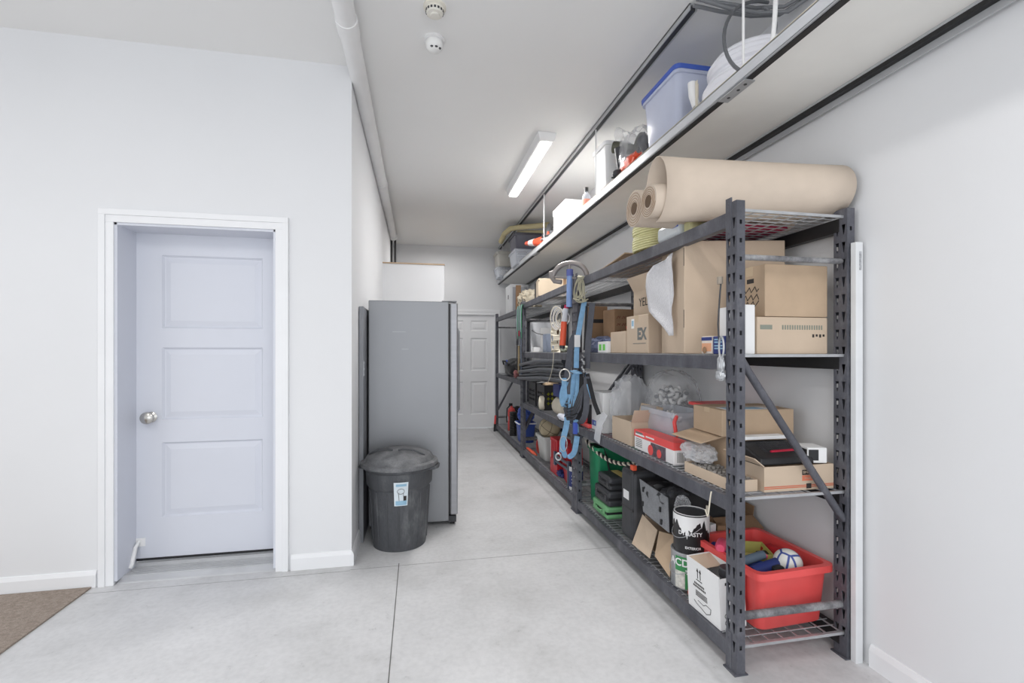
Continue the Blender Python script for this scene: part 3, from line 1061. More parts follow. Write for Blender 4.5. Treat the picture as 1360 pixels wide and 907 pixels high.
single(B().blob((1.34, 7.56, SH + .07), (.07, .09, .06), .3, 4, 3, 4, flat=SH + .014), 'white_cloth', 'white cloth inside the small clear tote at the far shelf end', 'cloth', m_paper, loc=(1.34, 7.56, SH), smooth=True)
single(B().blob((1.44, 7.64, SH + .045), (.06, .09, .03), .3, 4, 3, 5, flat=SH + .014), 'purple_cloth', 'purple cloth inside the small clear tote at the far shelf end', 'cloth', mat((88, 76, 130), .7, name='purple_cloth'), loc=(1.44, 7.64, SH), smooth=True)
tote('storage_tote', 'pale grey lidded tote on top of the small clear one at the far shelf end', 1.39, 7.56, SH + .172, .30, .36, .22, mat((186, 184, 178), .5, name='pale_grey_plastic'), .9, lid=mat((186, 184, 178), .5, name='pale_grey_plastic'), lidh=.02)

# ------------------------------------------------------------------ kraft paper rolls on the near rack
A0, A1 = V((1.13, 2.10, 2.115)), V((1.85, 1.815, 2.055))


def spiral_roll(name, label, p0, p1, prof0, prof1, core, t=.004):
    """rolled sheet; prof = list of (a, r) polar points, open curve"""
    o = thing(name, label, 'paper roll', ((p0 + p1) / 2)[:])
    M = V(o.location)
    d = (p1 - p0).normalized()
    up = V((0, 0, 1))
    sd = V((0, -1, 0))      # the ends are telescoped parallel to the wall
    u2 = up
    return o, M, d, sd, u2


def sweep_sheet(b, p0, p1, M, sd, u2, prof0, prof1, n=2):
    rows_ = []
    for k_ in range(n + 1):
        f_ = k_ / n
        p = p0.lerp(p1, f_) - M
        rows_.append([b.bm.verts.new(p + sd * (x0 * (1 - f_) + x1 * f_) + u2 * (z0 * (1 - f_) + z1 * f_)) for (x0, z0), (x1, z1) in zip(prof0, prof1)])
    for A, D_ in zip(rows_, rows_[1:]):
        for j in range(len(A) - 1):
            b.bm.faces.new((A[j], A[j + 1], D_[j + 1], D_[j]))


def ell(rx, rz, a0, a1, n=40, cx=0, cz=0, dr=0):
    return [(cx + (rx + dr * i / n) * math.cos(a0 + (a1 - a0) * i / n), cz + (rz + dr * i / n) * math.sin(a0 + (a1 - a0) * i / n)) for i in range(n + 1)]


o, M, d, sd, u2 = spiral_roll('kraft_paper_roll', 'huge loose roll of kraft paper lying across the nearest rack towards the wall', A0, A1, 0, 0, 0)
b = B()
sweep_sheet(b, A0, A1, M, sd, u2, ell(.103, .156, math.radians(-95), math.radians(225), cz=.0), ell(.118, .113, math.radians(-95), math.radians(262)), 6)
b.out('outer_wrap', m_kraft, o, solid=.005, smooth=True)
# tight inner scroll
b = B()
i0 = A0 + V((-.035, .012, -.055)) - M
i1 = A1 + V((-.06, .01, -.03)) - M


def solid_roll(b, p, q, r0):
    sweep_sheet(b, p, q, V((0, 0, 0)), V((0, -1, 0)), V((0, 0, 1)), ell(r0, r0, 0, 2 * PI), ell(r0, r0, 0, 2 * PI), 3)
    for e_ in (p, q):
        b.bm.faces.new([b.bm.verts.new(e_ + V((0, -r0 * math.cos(a_ / 40 * 2 * PI), r0 * math.sin(a_ / 40 * 2 * PI)))) for a_ in range(40)])
    bmesh.ops.remove_doubles(b.bm, verts=b.bm.verts, dist=.0002)


solid_roll(b, i0, i1, .08)
b.out('inner_scroll', m_kraft, o, smooth=True)


def spiral_lines(parent, c, dr, sd, u2, R0, R1, turns=4, m=None):
    pts = []
    for i in range(turns * 24):
        a = 2 * PI * i / 24
        r = R0 + (R1 - R0) * i / (turns * 24)
        pts.append(c + dr + sd * r * math.cos(a) + u2 * r * math.sin(a))
    B().tube(pts, .0012, 4).out('paper_edge', m or m_card3, parent)


spiral_lines(o, i0, V((-.001, 0, 0)), sd, u2, .034, .075)
B().lathe([(0, -.002), (.03, -.002), (.03, .002), (0, .002)], 24).xf(Matrix.Translation(i0) @ Matrix.Rotation(PI / 2, 4, 'Y')).out('core_hole', mat((104, 84, 66), .9, name='core_brown'), o)
# the second scroll beside it
p0, p1 = A0 + V((-.02, .195, -.035)), A1 + V((-.04, .235, -.03))
o2, M2, d2, sd2, u22 = spiral_roll('kraft_paper_roll', 'tighter kraft paper roll lying behind the huge loose one', p0, p1, 0, 0, 0)
b = B()
solid_roll(b, p0 - M2, p1 - M2, .094)
b.out('outer_wrap', m_kraft, o2, smooth=True)
spiral_lines(o2, p0 - M2, V((-.001, 0, 0)), sd2, u22, .036, .09)
B().lathe([(0, -.002), (.032, -.002), (.032, .002), (0, .002)], 24).xf(Matrix.Translation(p0 - M2) @ Matrix.Rotation(PI / 2, 4, 'Y')).out('core_hole', mat((104, 84, 66), .9, name='core_brown'), o2)

single(B().box(1.36, 1.78, 2.0, 2.34, S4 + .0005, S4 + .024), 'flat_pack', 'flat crimson pack under the kraft paper rolls seen through the wire deck', 'pack', mat((158, 24, 66), .6, name='crimson_wrap'), loc=(1.57, 2.16, S4), bevel=.006)
o = thing('cable_coil', 'coil of pale yellow cable at the front edge of the nearest rack top', 'cable coil', (1.40, 2.60, S4))
B().tube(coil((0, 0, .012), .13, .009, 11, .15, wob=.006, seed=5, incl=.012), .0064, 8).out('cable', m_yellow, o, smooth=True)
B().tube(coil((0, 0, .02), .088, .009, 8, .13, wob=.006, seed=6), .0064, 8).out('cable', m_yellow, o, smooth=True)
o = thing('wrapped_packet', 'white plastic wrapped packet with a blue label beside the yellow cable coil', 'packet', (1.37, 2.30, S4))
B().box(-.07, .07, -.12, .11, 0, .085).out('wrap', mat((226, 232, 236), .3, bump=.8, bscale=30, name='wrinkled_wrap'), o, bevel=.02, smooth=True, seg=3)
B().box(-.072, -.069, -.11, -.06, .045, .07).out('label', m_blue, o)
B().box(-.05, .06, -.19, -.125, 0, .06).out('yellow_end', m_yellow, o, bevel=.012)
o = thing('cardboard_sheet', 'thin curled cardboard sheet on the far half of the nearest rack top', 'cardboard', (1.56, 3.25, S4))
b = B()
rr_ = []
for i in range(9):
    y = -.34 + .68 * i / 8
    z = .012 + .045 * (1 - i / 8) ** 2
    rr_.append([b.bm.verts.new((x, y, z)) for x in (-.22, .2)])
for A, D_ in zip(rr_, rr_[1:]):
    b.bm.faces.new((A[0], A[1], D_[1], D_[0]))
b.out('sheet', m_card2, o, solid=.006)
B().box(-.2, .2, -.2, .32, 0.0, .010).out('lower_sheet', m_card, o)

# ------------------------------------------------------------------ near rack, second shelf from top
def placed(corner, rz, w_, d_, z0, h, **k):
    """carton from its near-left corner, rotated"""
    a = math.radians(rz)
    cx = corner[0] + math.cos(a) * w_ / 2 - math.sin(a) * d_ / 2
    cy = corner[1] + math.sin(a) * w_ / 2 + math.cos(a) * d_ / 2
    return (cx - w_ / 2, cx + w_ / 2, cy - d_ / 2, cy + d_ / 2, z0, z0 + h)


o = carton('moving_carton', 'very tall plain cardboard carton, largest box on the nearest rack', *placed((1.305, 2.14), -12, .50, .37, S3, .565), m=m_card, rz=-12, tape=False)
for z in (.13, .44):
    B().box(-.2515, -.2495, -.182, -.178, z, z + .09).out('staple_seam', m_ink, o)
B().box(-.25, .25, -.0015, .0015, .565, .5665).out('top_seam', m_card3, o)
# bubble wrap sheet hanging on the carton's aisle side
b = B()
outl = [(0, .0, .02), (.02, -.03, .1), (.01, -.05, .2), (.0, -.02, .32), (.0, .0, .42), (.0, .0, .50)]
rows_ = []
WL = [.07, .17, .245, .262, .27, .268, .262, .25, .22, .165, .11, .06, .015]
for i in range(13):
    f_ = i / 12
    z = 1.845 - f_ * .43
    ya = 2.238 + .004 * math.sin(i * 1.7)
    row = []
    for j in range(9):
        g_ = j / 8
        y = ya + WL[i] * g_
        x = 1.298 - .012 * g_ - .006 * math.sin(6 * g_ + i * .9)
        row.append(b.bm.verts.new((x, y, z + .03 * (g_ if i == 0 else 0) * -1)))
    rows_.append(row)
for A, D_ in zip(rows_, rows_[1:]):
    for j in range(8):
        b.bm.faces.new((A[j], A[j + 1], D_[j + 1], D_[j]))
single(b, 'bubble_wrap', 'ragged sheet of bubble wrap hanging on the tall plain carton', 'bubble wrap', m_bubble, loc=(1.29, 2.3, 1.4), solid=.004, smooth=True)
o = carton('bulb_box', 'little white and orange picture box beside the navy one on the shelf edge', 1.312, 1.38, 1.925, 2.005, S3, S3 + .082, mat((226, 216, 206), .6, name='box_white'), tape=False, cat='box')
B().box(-.0348, -.034, -.036, .036, .012, .05).out('orange_print', mat((228, 168, 132), .6, name='print_orange'), o)
B().box(-.0348, -.034, -.04, .04, .062, .078).out('blue_print', m_navy, o)
B().lathe([(0, 0), (.014, 0), (.016, .012), (.0, .03)], 10, (0, 0, 0)).xf(Matrix.Rotation(-PI / 2, 4, 'Y')).xf(Matrix.Scale(.1, 4, (1, 0, 0))).out('picture', m_card3, o, loc=(-.036, .012, .018))
o = carton('bulb_box', 'little navy blue box with white printing at the shelf edge by the near post', 1.312, 1.38, 1.835, 1.918, S3, S3 + .08, m_navy, tape=False, cat='box')
for z in (.022, .034, .05, .062):
    B().box(-.0348, -.034, -.034 + z * .2, .03, z, z + .006).out('white_print', m_lb, o)
o = carton('shipping_carton', 'cardboard box printed EX with a small shipping label on its aisle side', 1.335, 1.70, 2.575, 2.87, S3, S3 + .235, m_card, cat='cardboard box')
text('EX', .095, m_inkg, o, (-.1832, -.065, .115), 'x', 'printed_letters', bold=.005)
B().box(-.1836, -.1828, .035, .075, .155, .215).out('shipping_label', m_paper, o)
B().box(-.1842, -.1834, .042, .068, .17, .205).out('barcode', m_lb, o)
B().box(-.1836, -.1828, -.12, .05, .058, .062).out('printed_line', m_inkg, o)
o = carton('shipping_carton', 'cardboard box hand-lettered YELL resting on the one printed EX', 1.40, 1.76, 2.59, 2.90, S3 + .237, S3 + .40, m_card, cat='cardboard box', open_=True, flaps=(('x', 60, .10),))
text('YELL', .075, m_ink, o, (-.1812, .0, .085), 'x', 'hand_lettering')
o = carton('fixture_box', 'red and white printed box on the open box lettered YELL', 1.48, 1.66, 2.63, 2.86, S3 + .40, S3 + .475, m_red, tape=False, cat='box')
B().box(-.0912, -.0905, -.06, .04, .02, .05).out('white_print', m_white, o)
o = carton('small_carton', 'small plain cardboard box left of the one printed EX', 1.335, 1.53, 2.885, 3.13, S3, S3 + .145, m_card)
single(B().blob((1.46, 3.01, S3 + .172), (.04, .05, .028), .5, 5, 4, 2, flat=S3 + .147, sharp=True), 'red_ribbon', 'crumpled bright red ribbon on the small plain box', 'ribbon', m_red, loc=(1.46, 3.01, S3 + .147), smooth=True)
single(B().blob((1.52, 2.93, S3 + .30), (.07, .085, .11), .25, 4, 4, 6, sharp=True, flat=S3 + .147), 'plastic_bag', 'crinkled clear plastic bag between the box printed EX and the red ribbon', 'bag', m_clear, loc=(1.52, 2.93, S3 + .15), smooth=True)
m_bgp = mat((128, 138, 168), .25, alpha=.78, var=.25, scale=18, bump=1.0, bscale=18, name='blue_grey_film')
o = thing('bagged_hardware', 'blue grey plastic bags of hardware on the nearest rack beside the middle post', 'bag', (1.45, 3.44, S3))
B().blob((0, .09, .06), (.12, .15, .065), .25, 3, 4, 3, flat=0, sharp=True).out('bag', m_bgp, o, smooth=True)
B().blob((0.02, -.10, .055), (.10, .14, .06), .25, 3, 4, 8, flat=0, sharp=True).out('bag', m_bgp, o, smooth=True)
o = carton('green_label_card', 'white card box with two bright green squares in front of the blue grey bags', 1.315, 1.35, 3.14, 3.32, S3, S3 + .082, m_paper, tape=False, cat='box')
for y in (.02, -.05):
    B().box(-.0182, -.0174, y, y + .045, .018, .062).out('green_square', mat((120, 214, 96), .6, name='print_green'), o)
o = carton('upright_carton', 'narrow brown cardboard box with a black band at the far end of the nearest rack', 1.365, 1.51, 3.60, 3.73, S3, S3 + .375, m_card3, tape=False)
B().box(-.0735, .0735, -.066, .066, .24, .27).out('black_band', m_black, o)
B().box(-.0735, -.0727, -.05, .05, .05, .07).out('lid_slot', m_ink, o)
o = carton('upright_carton', 'brown cardboard box with dark red scrawls behind the small plain box', 1.46, 1.64, 3.38, 3.56, S3, S3 + .335, m_card3, tape=False, rz=6)
for i in range(9):
    z = .15 + (i % 3) * .055
    x = -.07 + (i // 3) * .045
    B().tube([(x, -.0905, z), (x + .012, -.0908, z + .02), (x + .022, -.0905, z + .004), (x + .03, -.0905, z + .022)], .002, 4).out('scrawl', mat((120, 44, 40), .8, name='dark_red_ink'), o)
o = carton('slotted_block', 'small grey slotted block between the two brown upright boxes', 1.52, 1.58, 3.60, 3.66, S3, S3 + .26, m_dark, tape=False, cat='block')
for z in (.2, .22, .24):
    B().box(-.02, .02, -.0308, -.03, z, z + .008).out('slot', m_blackst, o)
# right hand stack
o = carton('cardboard_carton', 'long cardboard box with a row of printed dashes under the worn taped box', 1.445, 1.806, 1.80, 2.0, S3, S3 + .163, m_card, tape=False)
b = B()
for i in range(17):
    b.box(-.055 + i * .0125, -.048 + i * .0125, -.1008, -.1, .108, .128)
b.out('printed_dashes', mat((138, 142, 130), .7, name='olive_ink'), o)
B().box(-.165, -.105, -.1008, -.1, .108, .128).out('printed_bar', mat((138, 142, 130), .7, name='olive_ink'), o)
b = B()
for i in range(4):
    b.box(.10 + i * .018, .110 + i * .018, -.1008, -.1, .074 + .004 * (i % 2), .088)
b.out('hazard_marks', m_ink, o)
o = carton('cardboard_carton', 'worn cardboard box with black handwriting on its side, topmost by the wall', 1.485, 1.806, 1.80, 2.0, S3 + .165, S3 + .395, m_card2)
for i, zz in enumerate((.06, .09, .125)):
    pts = [(-.1612, .07 - .012 * j, zz + .012 * ((j * 7 + i) % 3 - 1)) for j in range(12)]
    B().tube(pts, .0022, 4).out('handwriting', m_ink, o)
B().box(-.1613, -.1605, -.03, .015, .155, .175).out('dark_mark', m_ink, o)
carton('white_slim_box', 'slim white box standing upright just behind the near post', 1.388, 1.436, 1.80, 1.98, S3, S3 + .215, m_paper, tape=False, cat='box')

# ------------------------------------------------------------------ near rack, third shelf
o = carton('white_sack', 'tall white paper sack with a blue label at the third shelf far end', 1.335, 1.53, 3.27, 3.50, S2, S2 + .30, mat((232, 232, 232), .7, bump=.9, bscale=18, name='creased_paper'), tape=False, cat='sack')
B().box(-.0992, -.0984, .02, .10, .035, .075).out('blue_label', mat((74, 82, 170), .6, name='print_blue'), o)
B().box(-.1, -.0992, .03, .06, .045, .065).out('label_print', m_lb, o)
single(B().blob((1.50, 3.17, S2 + .20), (.13, .055, .22), .22, 3.5, 4, 11, flat=S2 + .002, sharp=True), 'poly_bag', 'big cloudy clear plastic bag slumped against the white paper sack', 'bag', m_cloudy, loc=(1.5, 3.17, S2), smooth=True)
b = B()
b.ribbon([(1.32, 3.19, S2 + .16), (1.285, 3.2, S2 + .09), (1.272, 3.21, S2 + .02), (1.268, 3.22, S2 - .045)], .11, .004)
single(b, 'plastic_film', 'pale plastic film draped over the shelf beam by the white sack', 'film', m_cloudy, loc=(1.28, 3.2, S2 - .04), smooth=True)
o = carton('open_carton', 'small open-topped cardboard box of white fittings between the sack and the red box', 1.335, 1.53, 2.80, 3.10, S2, S2 + .155, m_card, open_=True, flaps=(('y', 62, .09), ('X', 75, .09)))
fit0 = None


def fitting(loc, rot, label, group, first=[None]):
    if first[0] is None:
        q = thing('conduit_fitting', label, 'fitting', loc, group=group, rot=rot)
        B().tube([(-.02, 0, 0), (.0, 0, 0), (.013, .006, .004), (.018, .02, .012)], .012, 12).out('elbow', m_white, q, smooth=True)
        B().tube([(-.026, 0, 0), (-.018, 0, 0)], .0155, 12).out('collar', mat((150, 152, 156), .4, name='fitting_grey'), q, smooth=True)
        first[0] = q
        return q
    q = copy_tree(first[0])
    q.location = loc
    q.rotation_euler = rot
    q['label'] = label
    q['group'] = group
    return q


rr = random.Random(4)
for i in range(14):
    fitting((1.37 + rr.random() * .12, 2.84 + rr.random() * .22, S2 + .095 + rr.random() * .03), (rr.random() * 6, rr.random() * 6, rr.random() * 6), 'white conduit fitting in the small open-topped cardboard box', 'fittings in the open box')
for z_, nn_, r_ in ((.02, 10, .12), (.07, 11, .12), (.12, 11, .12), (.17, 11, .11), (.21, 10, .09), (.24, 8, .06)):
    for i in range(nn_):
        a = i / nn_ * 6.28
        fitting((1.73 + r_ * .85 * math.cos(a) * rr.uniform(.6, 1), 2.99 + r_ * 1.6 * math.sin(a) * rr.uniform(.6, 1), S2 + .10 + z_), (rr.random() * 6, rr.random() * 6, rr.random() * 6), 'white conduit fitting in the tall clear bag by the wall', 'fittings in the clear bag')
single(B().blob((1.72, 2.97, S2 + .23), (.135, .24, .24), .12, 3, 4, 21, flat=S2 + .003, sharp=True), 'fittings_bag', 'tall peaked clear plastic bag of white fittings against the wall', 'bag', m_clear, loc=(1.73, 2.99, S2), smooth=True)
# power tool box
m_rw = mat((240, 238, 238), .5, name='print_white')
o = carton('tool_box', 'white and red power tool carton at the front of the third shelf', 1.335, 1.435, 2.29, 2.755, S2, S2 + .118, m_rw, tape=False, cat='box')
B().box(-.0508, .0508, -.2333, .2333, .078, .1188).out('red_band', m_red, o)
B().box(-.0513, -.0505, -.15, .02, .0, .075).out('dark_picture', mat((96, 84, 92), .6, var=.5, scale=50, name='print_dark'), o)
B().lathe([(0, 0), (.03, 0), (.03, .002), (0, .002)], 16).xf(Matrix.Rotation(-PI / 2, 4, 'Y')).out('red_tool_picture', m_red, o, loc=(-.0513, .02, .03))
B().lathe([(0, 0), (.024, 0), (.024, .002), (0, .002)], 16).xf(Matrix.Rotation(-PI / 2, 4, 'Y')).out('red_tool_picture', m_red, o, loc=(-.0518, -.08, .028))
b = B()
for i in range(5):
    b.box(-.0513, -.0505, .13, .21, .02 + i * .011, .024 + i * .011)
b.box(-.0516, -.0508, .12, .21, .096, .110)
b.out('printed_lines', m_inkg, o)
B().box(-.0518, -.051, .10, .215, .088, .098).out('white_print', m_rw, o)
B().box(-.0518, -.051, -.02, .08, .094, .102).out('white_print', m_rw, o)
b = B()
for i in range(6):
    b.box(-.03 + i * .009, -.026 + i * .009, -.2336, -.2328, .012, .066)
b.out('barcode', m_inkg, o)
B().box(-.01, .02, -.2342, -.2334, .088, .108).out('white_print', m_rw, o)
o = tote('parts_tote', 'clear plastic tote full of white parts with a red handle behind the red box', 1.565, 2.68, S2, .24, .40, .25, m_cbin, .88)
B().tube([(-.10, -.20, .235), (-.125, -.215, .20), (-.115, -.215, .14), (-.10, -.21, .12)], .011, 10).out('handle', m_red, o, smooth=True)
for i in range(12):
    fitting((1.50 + rr.random() * .13, 2.56 + rr.random() * .24, S2 + .14 + rr.random() * .06), (rr.random() * 6, rr.random() * 6, rr.random() * 6), 'white conduit fitting in the clear tote with the red handle', 'fittings in the clear tote')
single(B().blob((1.56, 2.68, S2 + .09), (.09, .15, .08), .3, 4, 4, 31, flat=S2 + .015, sharp=True), 'foam_wrap', 'crumpled white foam wrap lying inside the clear tote', 'wrap', m_paper, loc=(1.56, 2.68, S2), smooth=True)
o = carton('cardboard_carton', 'upright cardboard box wedged between the clear tote and the taped box with a paper', 1.62, 1.85, 2.34, 2.56, S2, S2 + .285, m_card)
single(B().box(1.60, 1.84, 2.30, 2.58, S2 + .287, S2 + .305), 'red_folder', 'flat red folder lying on the upright cardboard box by the wall', 'folder', m_red, loc=(1.7, 2.45, S2 + .287), bevel=.003)
o = carton('cardboard_carton', 'open cardboard box with a wide flap under the taped box on the third shelf', 1.46, 1.82, 2.03, 2.29, S2, S2 + .195, m_card2, open_=True, flaps=(('x', -12, .14),))
o = carton('cardboard_carton', 'taped cardboard box with a white paper on top, highest on the third shelf', 1.43, 1.81, 2.0, 2.26, S2 + .198, S2 + .325, m_card2, rz=-3)
B().box(-.16, .10, -.12, .02, .1265, .1275).out('paper_sheet', m_paper, o)
B().box(-.14, .05, -.10, -.03, .1275, .128).out('printing', m_lb, o)
o = carton('simpson_carton', 'shallow cardboard box printed SIMPSON with an orange stripe at the near shelf end', 1.46, 1.812, 1.775, 1.985, S2, S2 + .108, m_card, tape=False, open_=True, flaps=(('x', 38, .06),))
B().box(.014, .084, -.1058, -.105, .066, .088).out('black_print', m_ink, o)
text('SIMPSON', .0155, m_card, o, (.049, -.1062, .077), 'y', 'printed_letters', bold=.0006)
B().box(.014, .084, -.1058, -.105, .040, .064).out('orange_print', mat((222, 128, 98), .6, name='print_coral'), o)
text('Strong-Tie', .011, m_card, o, (.049, -.1062, .052), 'y', 'printed_letters')
for z in (.012, .019):
    B().box(-.176, .176, -.1058, -.105, z, z + .004).out('orange_stripe', mat((206, 110, 80), .6, name='print_rust'), o)
B().box(.035, .06, -.1062, -.1054, .006, .028).out('black_print', m_ink, o)
o = thing('black_tool_case', 'black plastic case with a sloped grille front and a red pencil on it', 'tool case', (1.59, 1.875, S2 + .109))
b = B().hexa([(-.14, -.085, 0), (.14, -.085, 0), (.14, .085, 0), (-.14, .085, 0), (-.13, -.08, .03), (.135, -.08, .03), (.12, .06, .085), (-.135, .06, .085)])
b.out('body', m_black, o, bevel=.008)
sl = math.atan2(.055, .14)
b = B()
for i in range(16):
    for j in range(5):
        x, y = -.07 + i * .011, -.035 + j * .016
        z = .03 + (y + .08) * .055 / .14
        b.hexa([(x, y, z), (x + .005, y, z), (x + .005, y + .010, z + .0039), (x, y + .010, z + .0039)] + [(x, y, z + .002), (x + .005, y, z + .002), (x + .005, y + .010, z + .0059), (x, y + .010, z + .0059)])
b.out('grille', m_dark, o)
single(B().tube([(1.535, 1.825, S2 + .163), (1.655, 1.825, S2 + .166)], .0055, 6), 'carpenter_pencil', 'red carpenter pencil lying on the sloped black case', 'pencil', mat((190, 30, 60), .5, name='pencil_red'), loc=(1.6, 1.825, S2 + .16))
single(B().box(1.46, 1.70, 1.92, 1.975, S2 + .197, S2 + .212), 'paper_pack', 'thin white paper pack on the back edge of the sloped black case', 'paper', m_paper, loc=(1.58, 1.94, S2 + .197), bevel=.002)
o = carton('small_device_box', 'small white box with a black picture panel on the printed SIMPSON box', 1.715, 1.80, 1.79, 1.90, S2 + .109, S2 + .178, m_paper, tape=False, cat='box', rz=-14)
B().box(-.0432, -.0424, -.05, .045, .012, .06).out('black_panel', m_black, o)
B().box(-.038, .005, -.0558, -.055, .012, .06).out('black_panel', m_black, o)
# parts tray
o = carton('parts_tray', 'shallow open cardboard tray of small grey caps at the shelf corner', 1.325, 1.448, 1.80, 2.17, S2, S2 + .05, m_card, open_=True)
b = B()
for i in range(5):
    for j in range(14):
        b.cyl((1.337 + i * .024 + rr.uniform(-.003, .003), 1.815 + j * .026, S2 + .025), .009, .02 + rr.uniform(0, .012), 8)
single(b, 'grey_caps', 'rows of small grey plastic caps filling the shallow cardboard tray', 'caps', mat((150, 146, 142), .5, var=.6, scale=40, name='cap_grey'), loc=(1.38, 1.98, S2 + .02), kind='stuff')
single(B().blob((1.39, 2.15, S2 + .10), (.055, .105, .045), .3, 4, 4, 41, sharp=True), 'plastic_bag', 'shiny white plastic bag heaped on the shallow cardboard tray', 'bag', m_cloudy, loc=(1.39, 2.15, S2 + .06), smooth=True)
single(B().tube(bez((1.272, 1.87, S2 - .012), (1.262, 1.87, S2 - .05), (1.262, 1.875, S2 - .13), (1.262, 1.885, S2 - .125)) + [V((1.262, 1.90, S2 - .10))], .0032, 8), 's_hook', 'thin white hook hanging from the third shelf beam by the near post', 'hook', m_cream, loc=(1.265, 1.87, S2 - .012), smooth=True)

# ------------------------------------------------------------------ near rack, bottom shelf
o = tote('green_crate', 'dark green open crate at the far end of the nearest bottom shelf', 1.56, 3.60, S1, .36, .20, .46, m_green, .92)
B().ribbon([(-.16, .02, .47), (-.13, -.10, .475), (-.11, -.118, .40), (-.07, -.114, .22)], .03, .004, (0, 1, 0)).out('black_strap', m_webk, o)
single(B().blob((1.62, 3.60, S1 + .44), (.10, .07, .05), .5, 5, 4, 51, sharp=True), 'dark_rags', 'tangle of dark cloth heaped in the dark green crate', 'cloth', m_dark, loc=(1.6, 3.6, S1 + .40), smooth=True)
single(B().tube([(1.40, 3.66, S1 + .52), (1.62, 3.64, S1 + .53)], .035, 14), 'red_roll', 'dark red rolled bag above the dark green crate', 'roll', mat((150, 26, 38), .6, name='dark_red_cloth'), loc=(1.6, 3.64, S1 + .43), smooth=True)
o = thing('braided_rope', 'black and white braided rope draped along the green crate', 'rope', (1.42, 3.35, S1 + .3))
for k_, mm in ((0, m_black), (PI, m_cream)):
    pts = []
    for i in range(60):
        f_ = i / 59
        c_ = V((1.36 + .10 * f_, 3.68 - .68 * f_, S1 + .49 - .12 * math.sin(f_ * PI) ** .8 * .6 - .03 * f_)) - V(o.location)
        pts.append(c_ + V((.009 * math.cos(f_ * 70 + k_), 0, .009 * math.sin(f_ * 70 + k_))))
    B().tube(pts, .0085, 6).out('strand', mm, o, smooth=True)
o = carton('white_flat_box', 'pale flat box standing upright behind the black tool cases', 1.50, 1.74, 3.05, 3.11, S1, S1 + .46, mat((214, 220, 226), .5, name='pale_board'), tape=False, cat='box')
B().lathe([(0, 0), (.012, 0), (.012, .002), (0, .002)], 12).xf(Matrix.Rotation(PI / 2, 4, 'X')).out('blue_dot', m_blue, o, loc=(-.07, -.0305, .40))


def toolcase(name, label, x0, x1, y0, y1, z0, z1, m, handle=True, latches=True, r=.018):
    cx, cy = (x0 + x1) / 2, (y0 + y1) / 2
    w_, d_, h = (x1 - x0) / 2, (y1 - y0) / 2, z1 - z0
    o = thing(name, label, 'tool case', (cx, cy, z0))
    B().box(-w_, w_, -d_, d_, 0, h * .47).out('lower_shell', m, o, bevel=r, smooth=True, seg=3)
    B().box(-w_, w_, -d_, d_, h * .5, h).out('upper_shell', m, o, bevel=r, smooth=True, seg=3)
    B().box(-w_ + .004, w_ - .004, -d_ + .004, d_ - .004, h * .4, h * .6).out('seam', m_black, o)
    if handle:
        B().tube([(-w_ + .006, d_ * .35, h * .5), (-w_ - .012, d_ * .33, h * .5), (-w_ - .014, d_ * .1, h * .5), (-w_ - .014, -d_ * .1, h * .5), (-w_ - .012, -d_ * .33, h * .5), (-w_ + .006, -d_ * .35, h * .5)], .007, 8).out('handle', m, o, smooth=True)
    if latches:
        for y in (-d_ * .62, d_ * .62):
            B().box(-w_ - .005, -w_ + .004, y - .018, y + .018, h * .3, h * .72).out('latch', m, o, bevel=.003)
    return o


toolcase('tool_case', 'pale green flat tool case at the bottom of the case stack', 1.335, 1.56, 3.20, 3.485, S1, S1 + .092, m_lgreen)
toolcase('tool_case', 'wide black tool case directly on the pale green one', 1.345, 1.60, 3.19, 3.47, S1 + .094, S1 + .205, m_dark)
o = toolcase('tool_case', 'small black tool case topmost of the stack over the pale green one', 1.36, 1.56, 3.20, 3.44, S1 + .207, S1 + .30, m_dark)
B().box(.0, .06, -.1, .1, .0925, .0945).out('yellow_strip', mat((196, 176, 110), .6, name='ochre_strip'), o)
# tall black case
o = thing('upright_case', 'tall black plastic case standing on end beside the case stack', 'tool case', (1.51, 2.87, S1))
B().box(-.175, -.003, -.09, .09, 0, .455).out('front_shell', m_dark, o, bevel=.03, smooth=True, seg=4)
B().box(.003, .175, -.09, .09, 0, .455).out('back_shell', m_dark, o, bevel=.03, smooth=True, seg=4)
B().box(-.165, .165, -.083, .083, .01, .445).out('seam', m_black, o)
B().box(-.1765, -.1745, -.035, .045, .26, .315).out('white_label', m_paper, o)
B().box(-.1765, -.172, -.09, .08, .20, .21).out('groove', m_black, o)
B().tube([(-.05, -.02, .455), (-.05, -.02, .475), (.05, -.02, .475), (.05, -.02, .455)], .008, 8).out('handle', m_black, o, smooth=True)
single(B().box(1.345, 1.375, 2.80, 2.84, S1 + .457, S1 + .49), 'orange_tag', 'small bright orange tag on top of the tall upright black case', 'tag', m_orange, loc=(1.36, 2.82, S1 + .457), bevel=.004)
# flap carton
o = thing('gaping_carton', 'cardboard box with two flaps hanging open towards the aisle, left of the cans', 'cardboard box', (1.56, 2.55, S1))
b = B().box(-.15, .18, -.16, .21, 0, .005).box(.175, .18, -.16, .21, .005, .215).box(-.15, .175, -.16, -.155, .005, .215).box(-.15, .175, .205, .21, .005, .215).box(-.15, .175, -.155, .205, .21, .215)
b.out('body', m_card, o)
base = V((1.56, 2.55, S1))
B().slab([V(p) - base for p in ((1.402, 2.78, .295), (1.402, 2.59, .265), (1.315, 2.52, .135), (1.315, 2.75, .128))], .004).out('flap', m_card, o)
B().slab([V(p) - base for p in ((1.405, 2.575, .265), (1.405, 2.405, .305), (1.315, 2.30, .130), (1.315, 2.46, .175))], .004).out('flap', m_card2, o)
B().box(-.1, .05, -.12, .10, .2155, .2165).out('printed_patch', mat((180, 206, 196), .6, var=.3, scale=40, name='pale_print'), o)
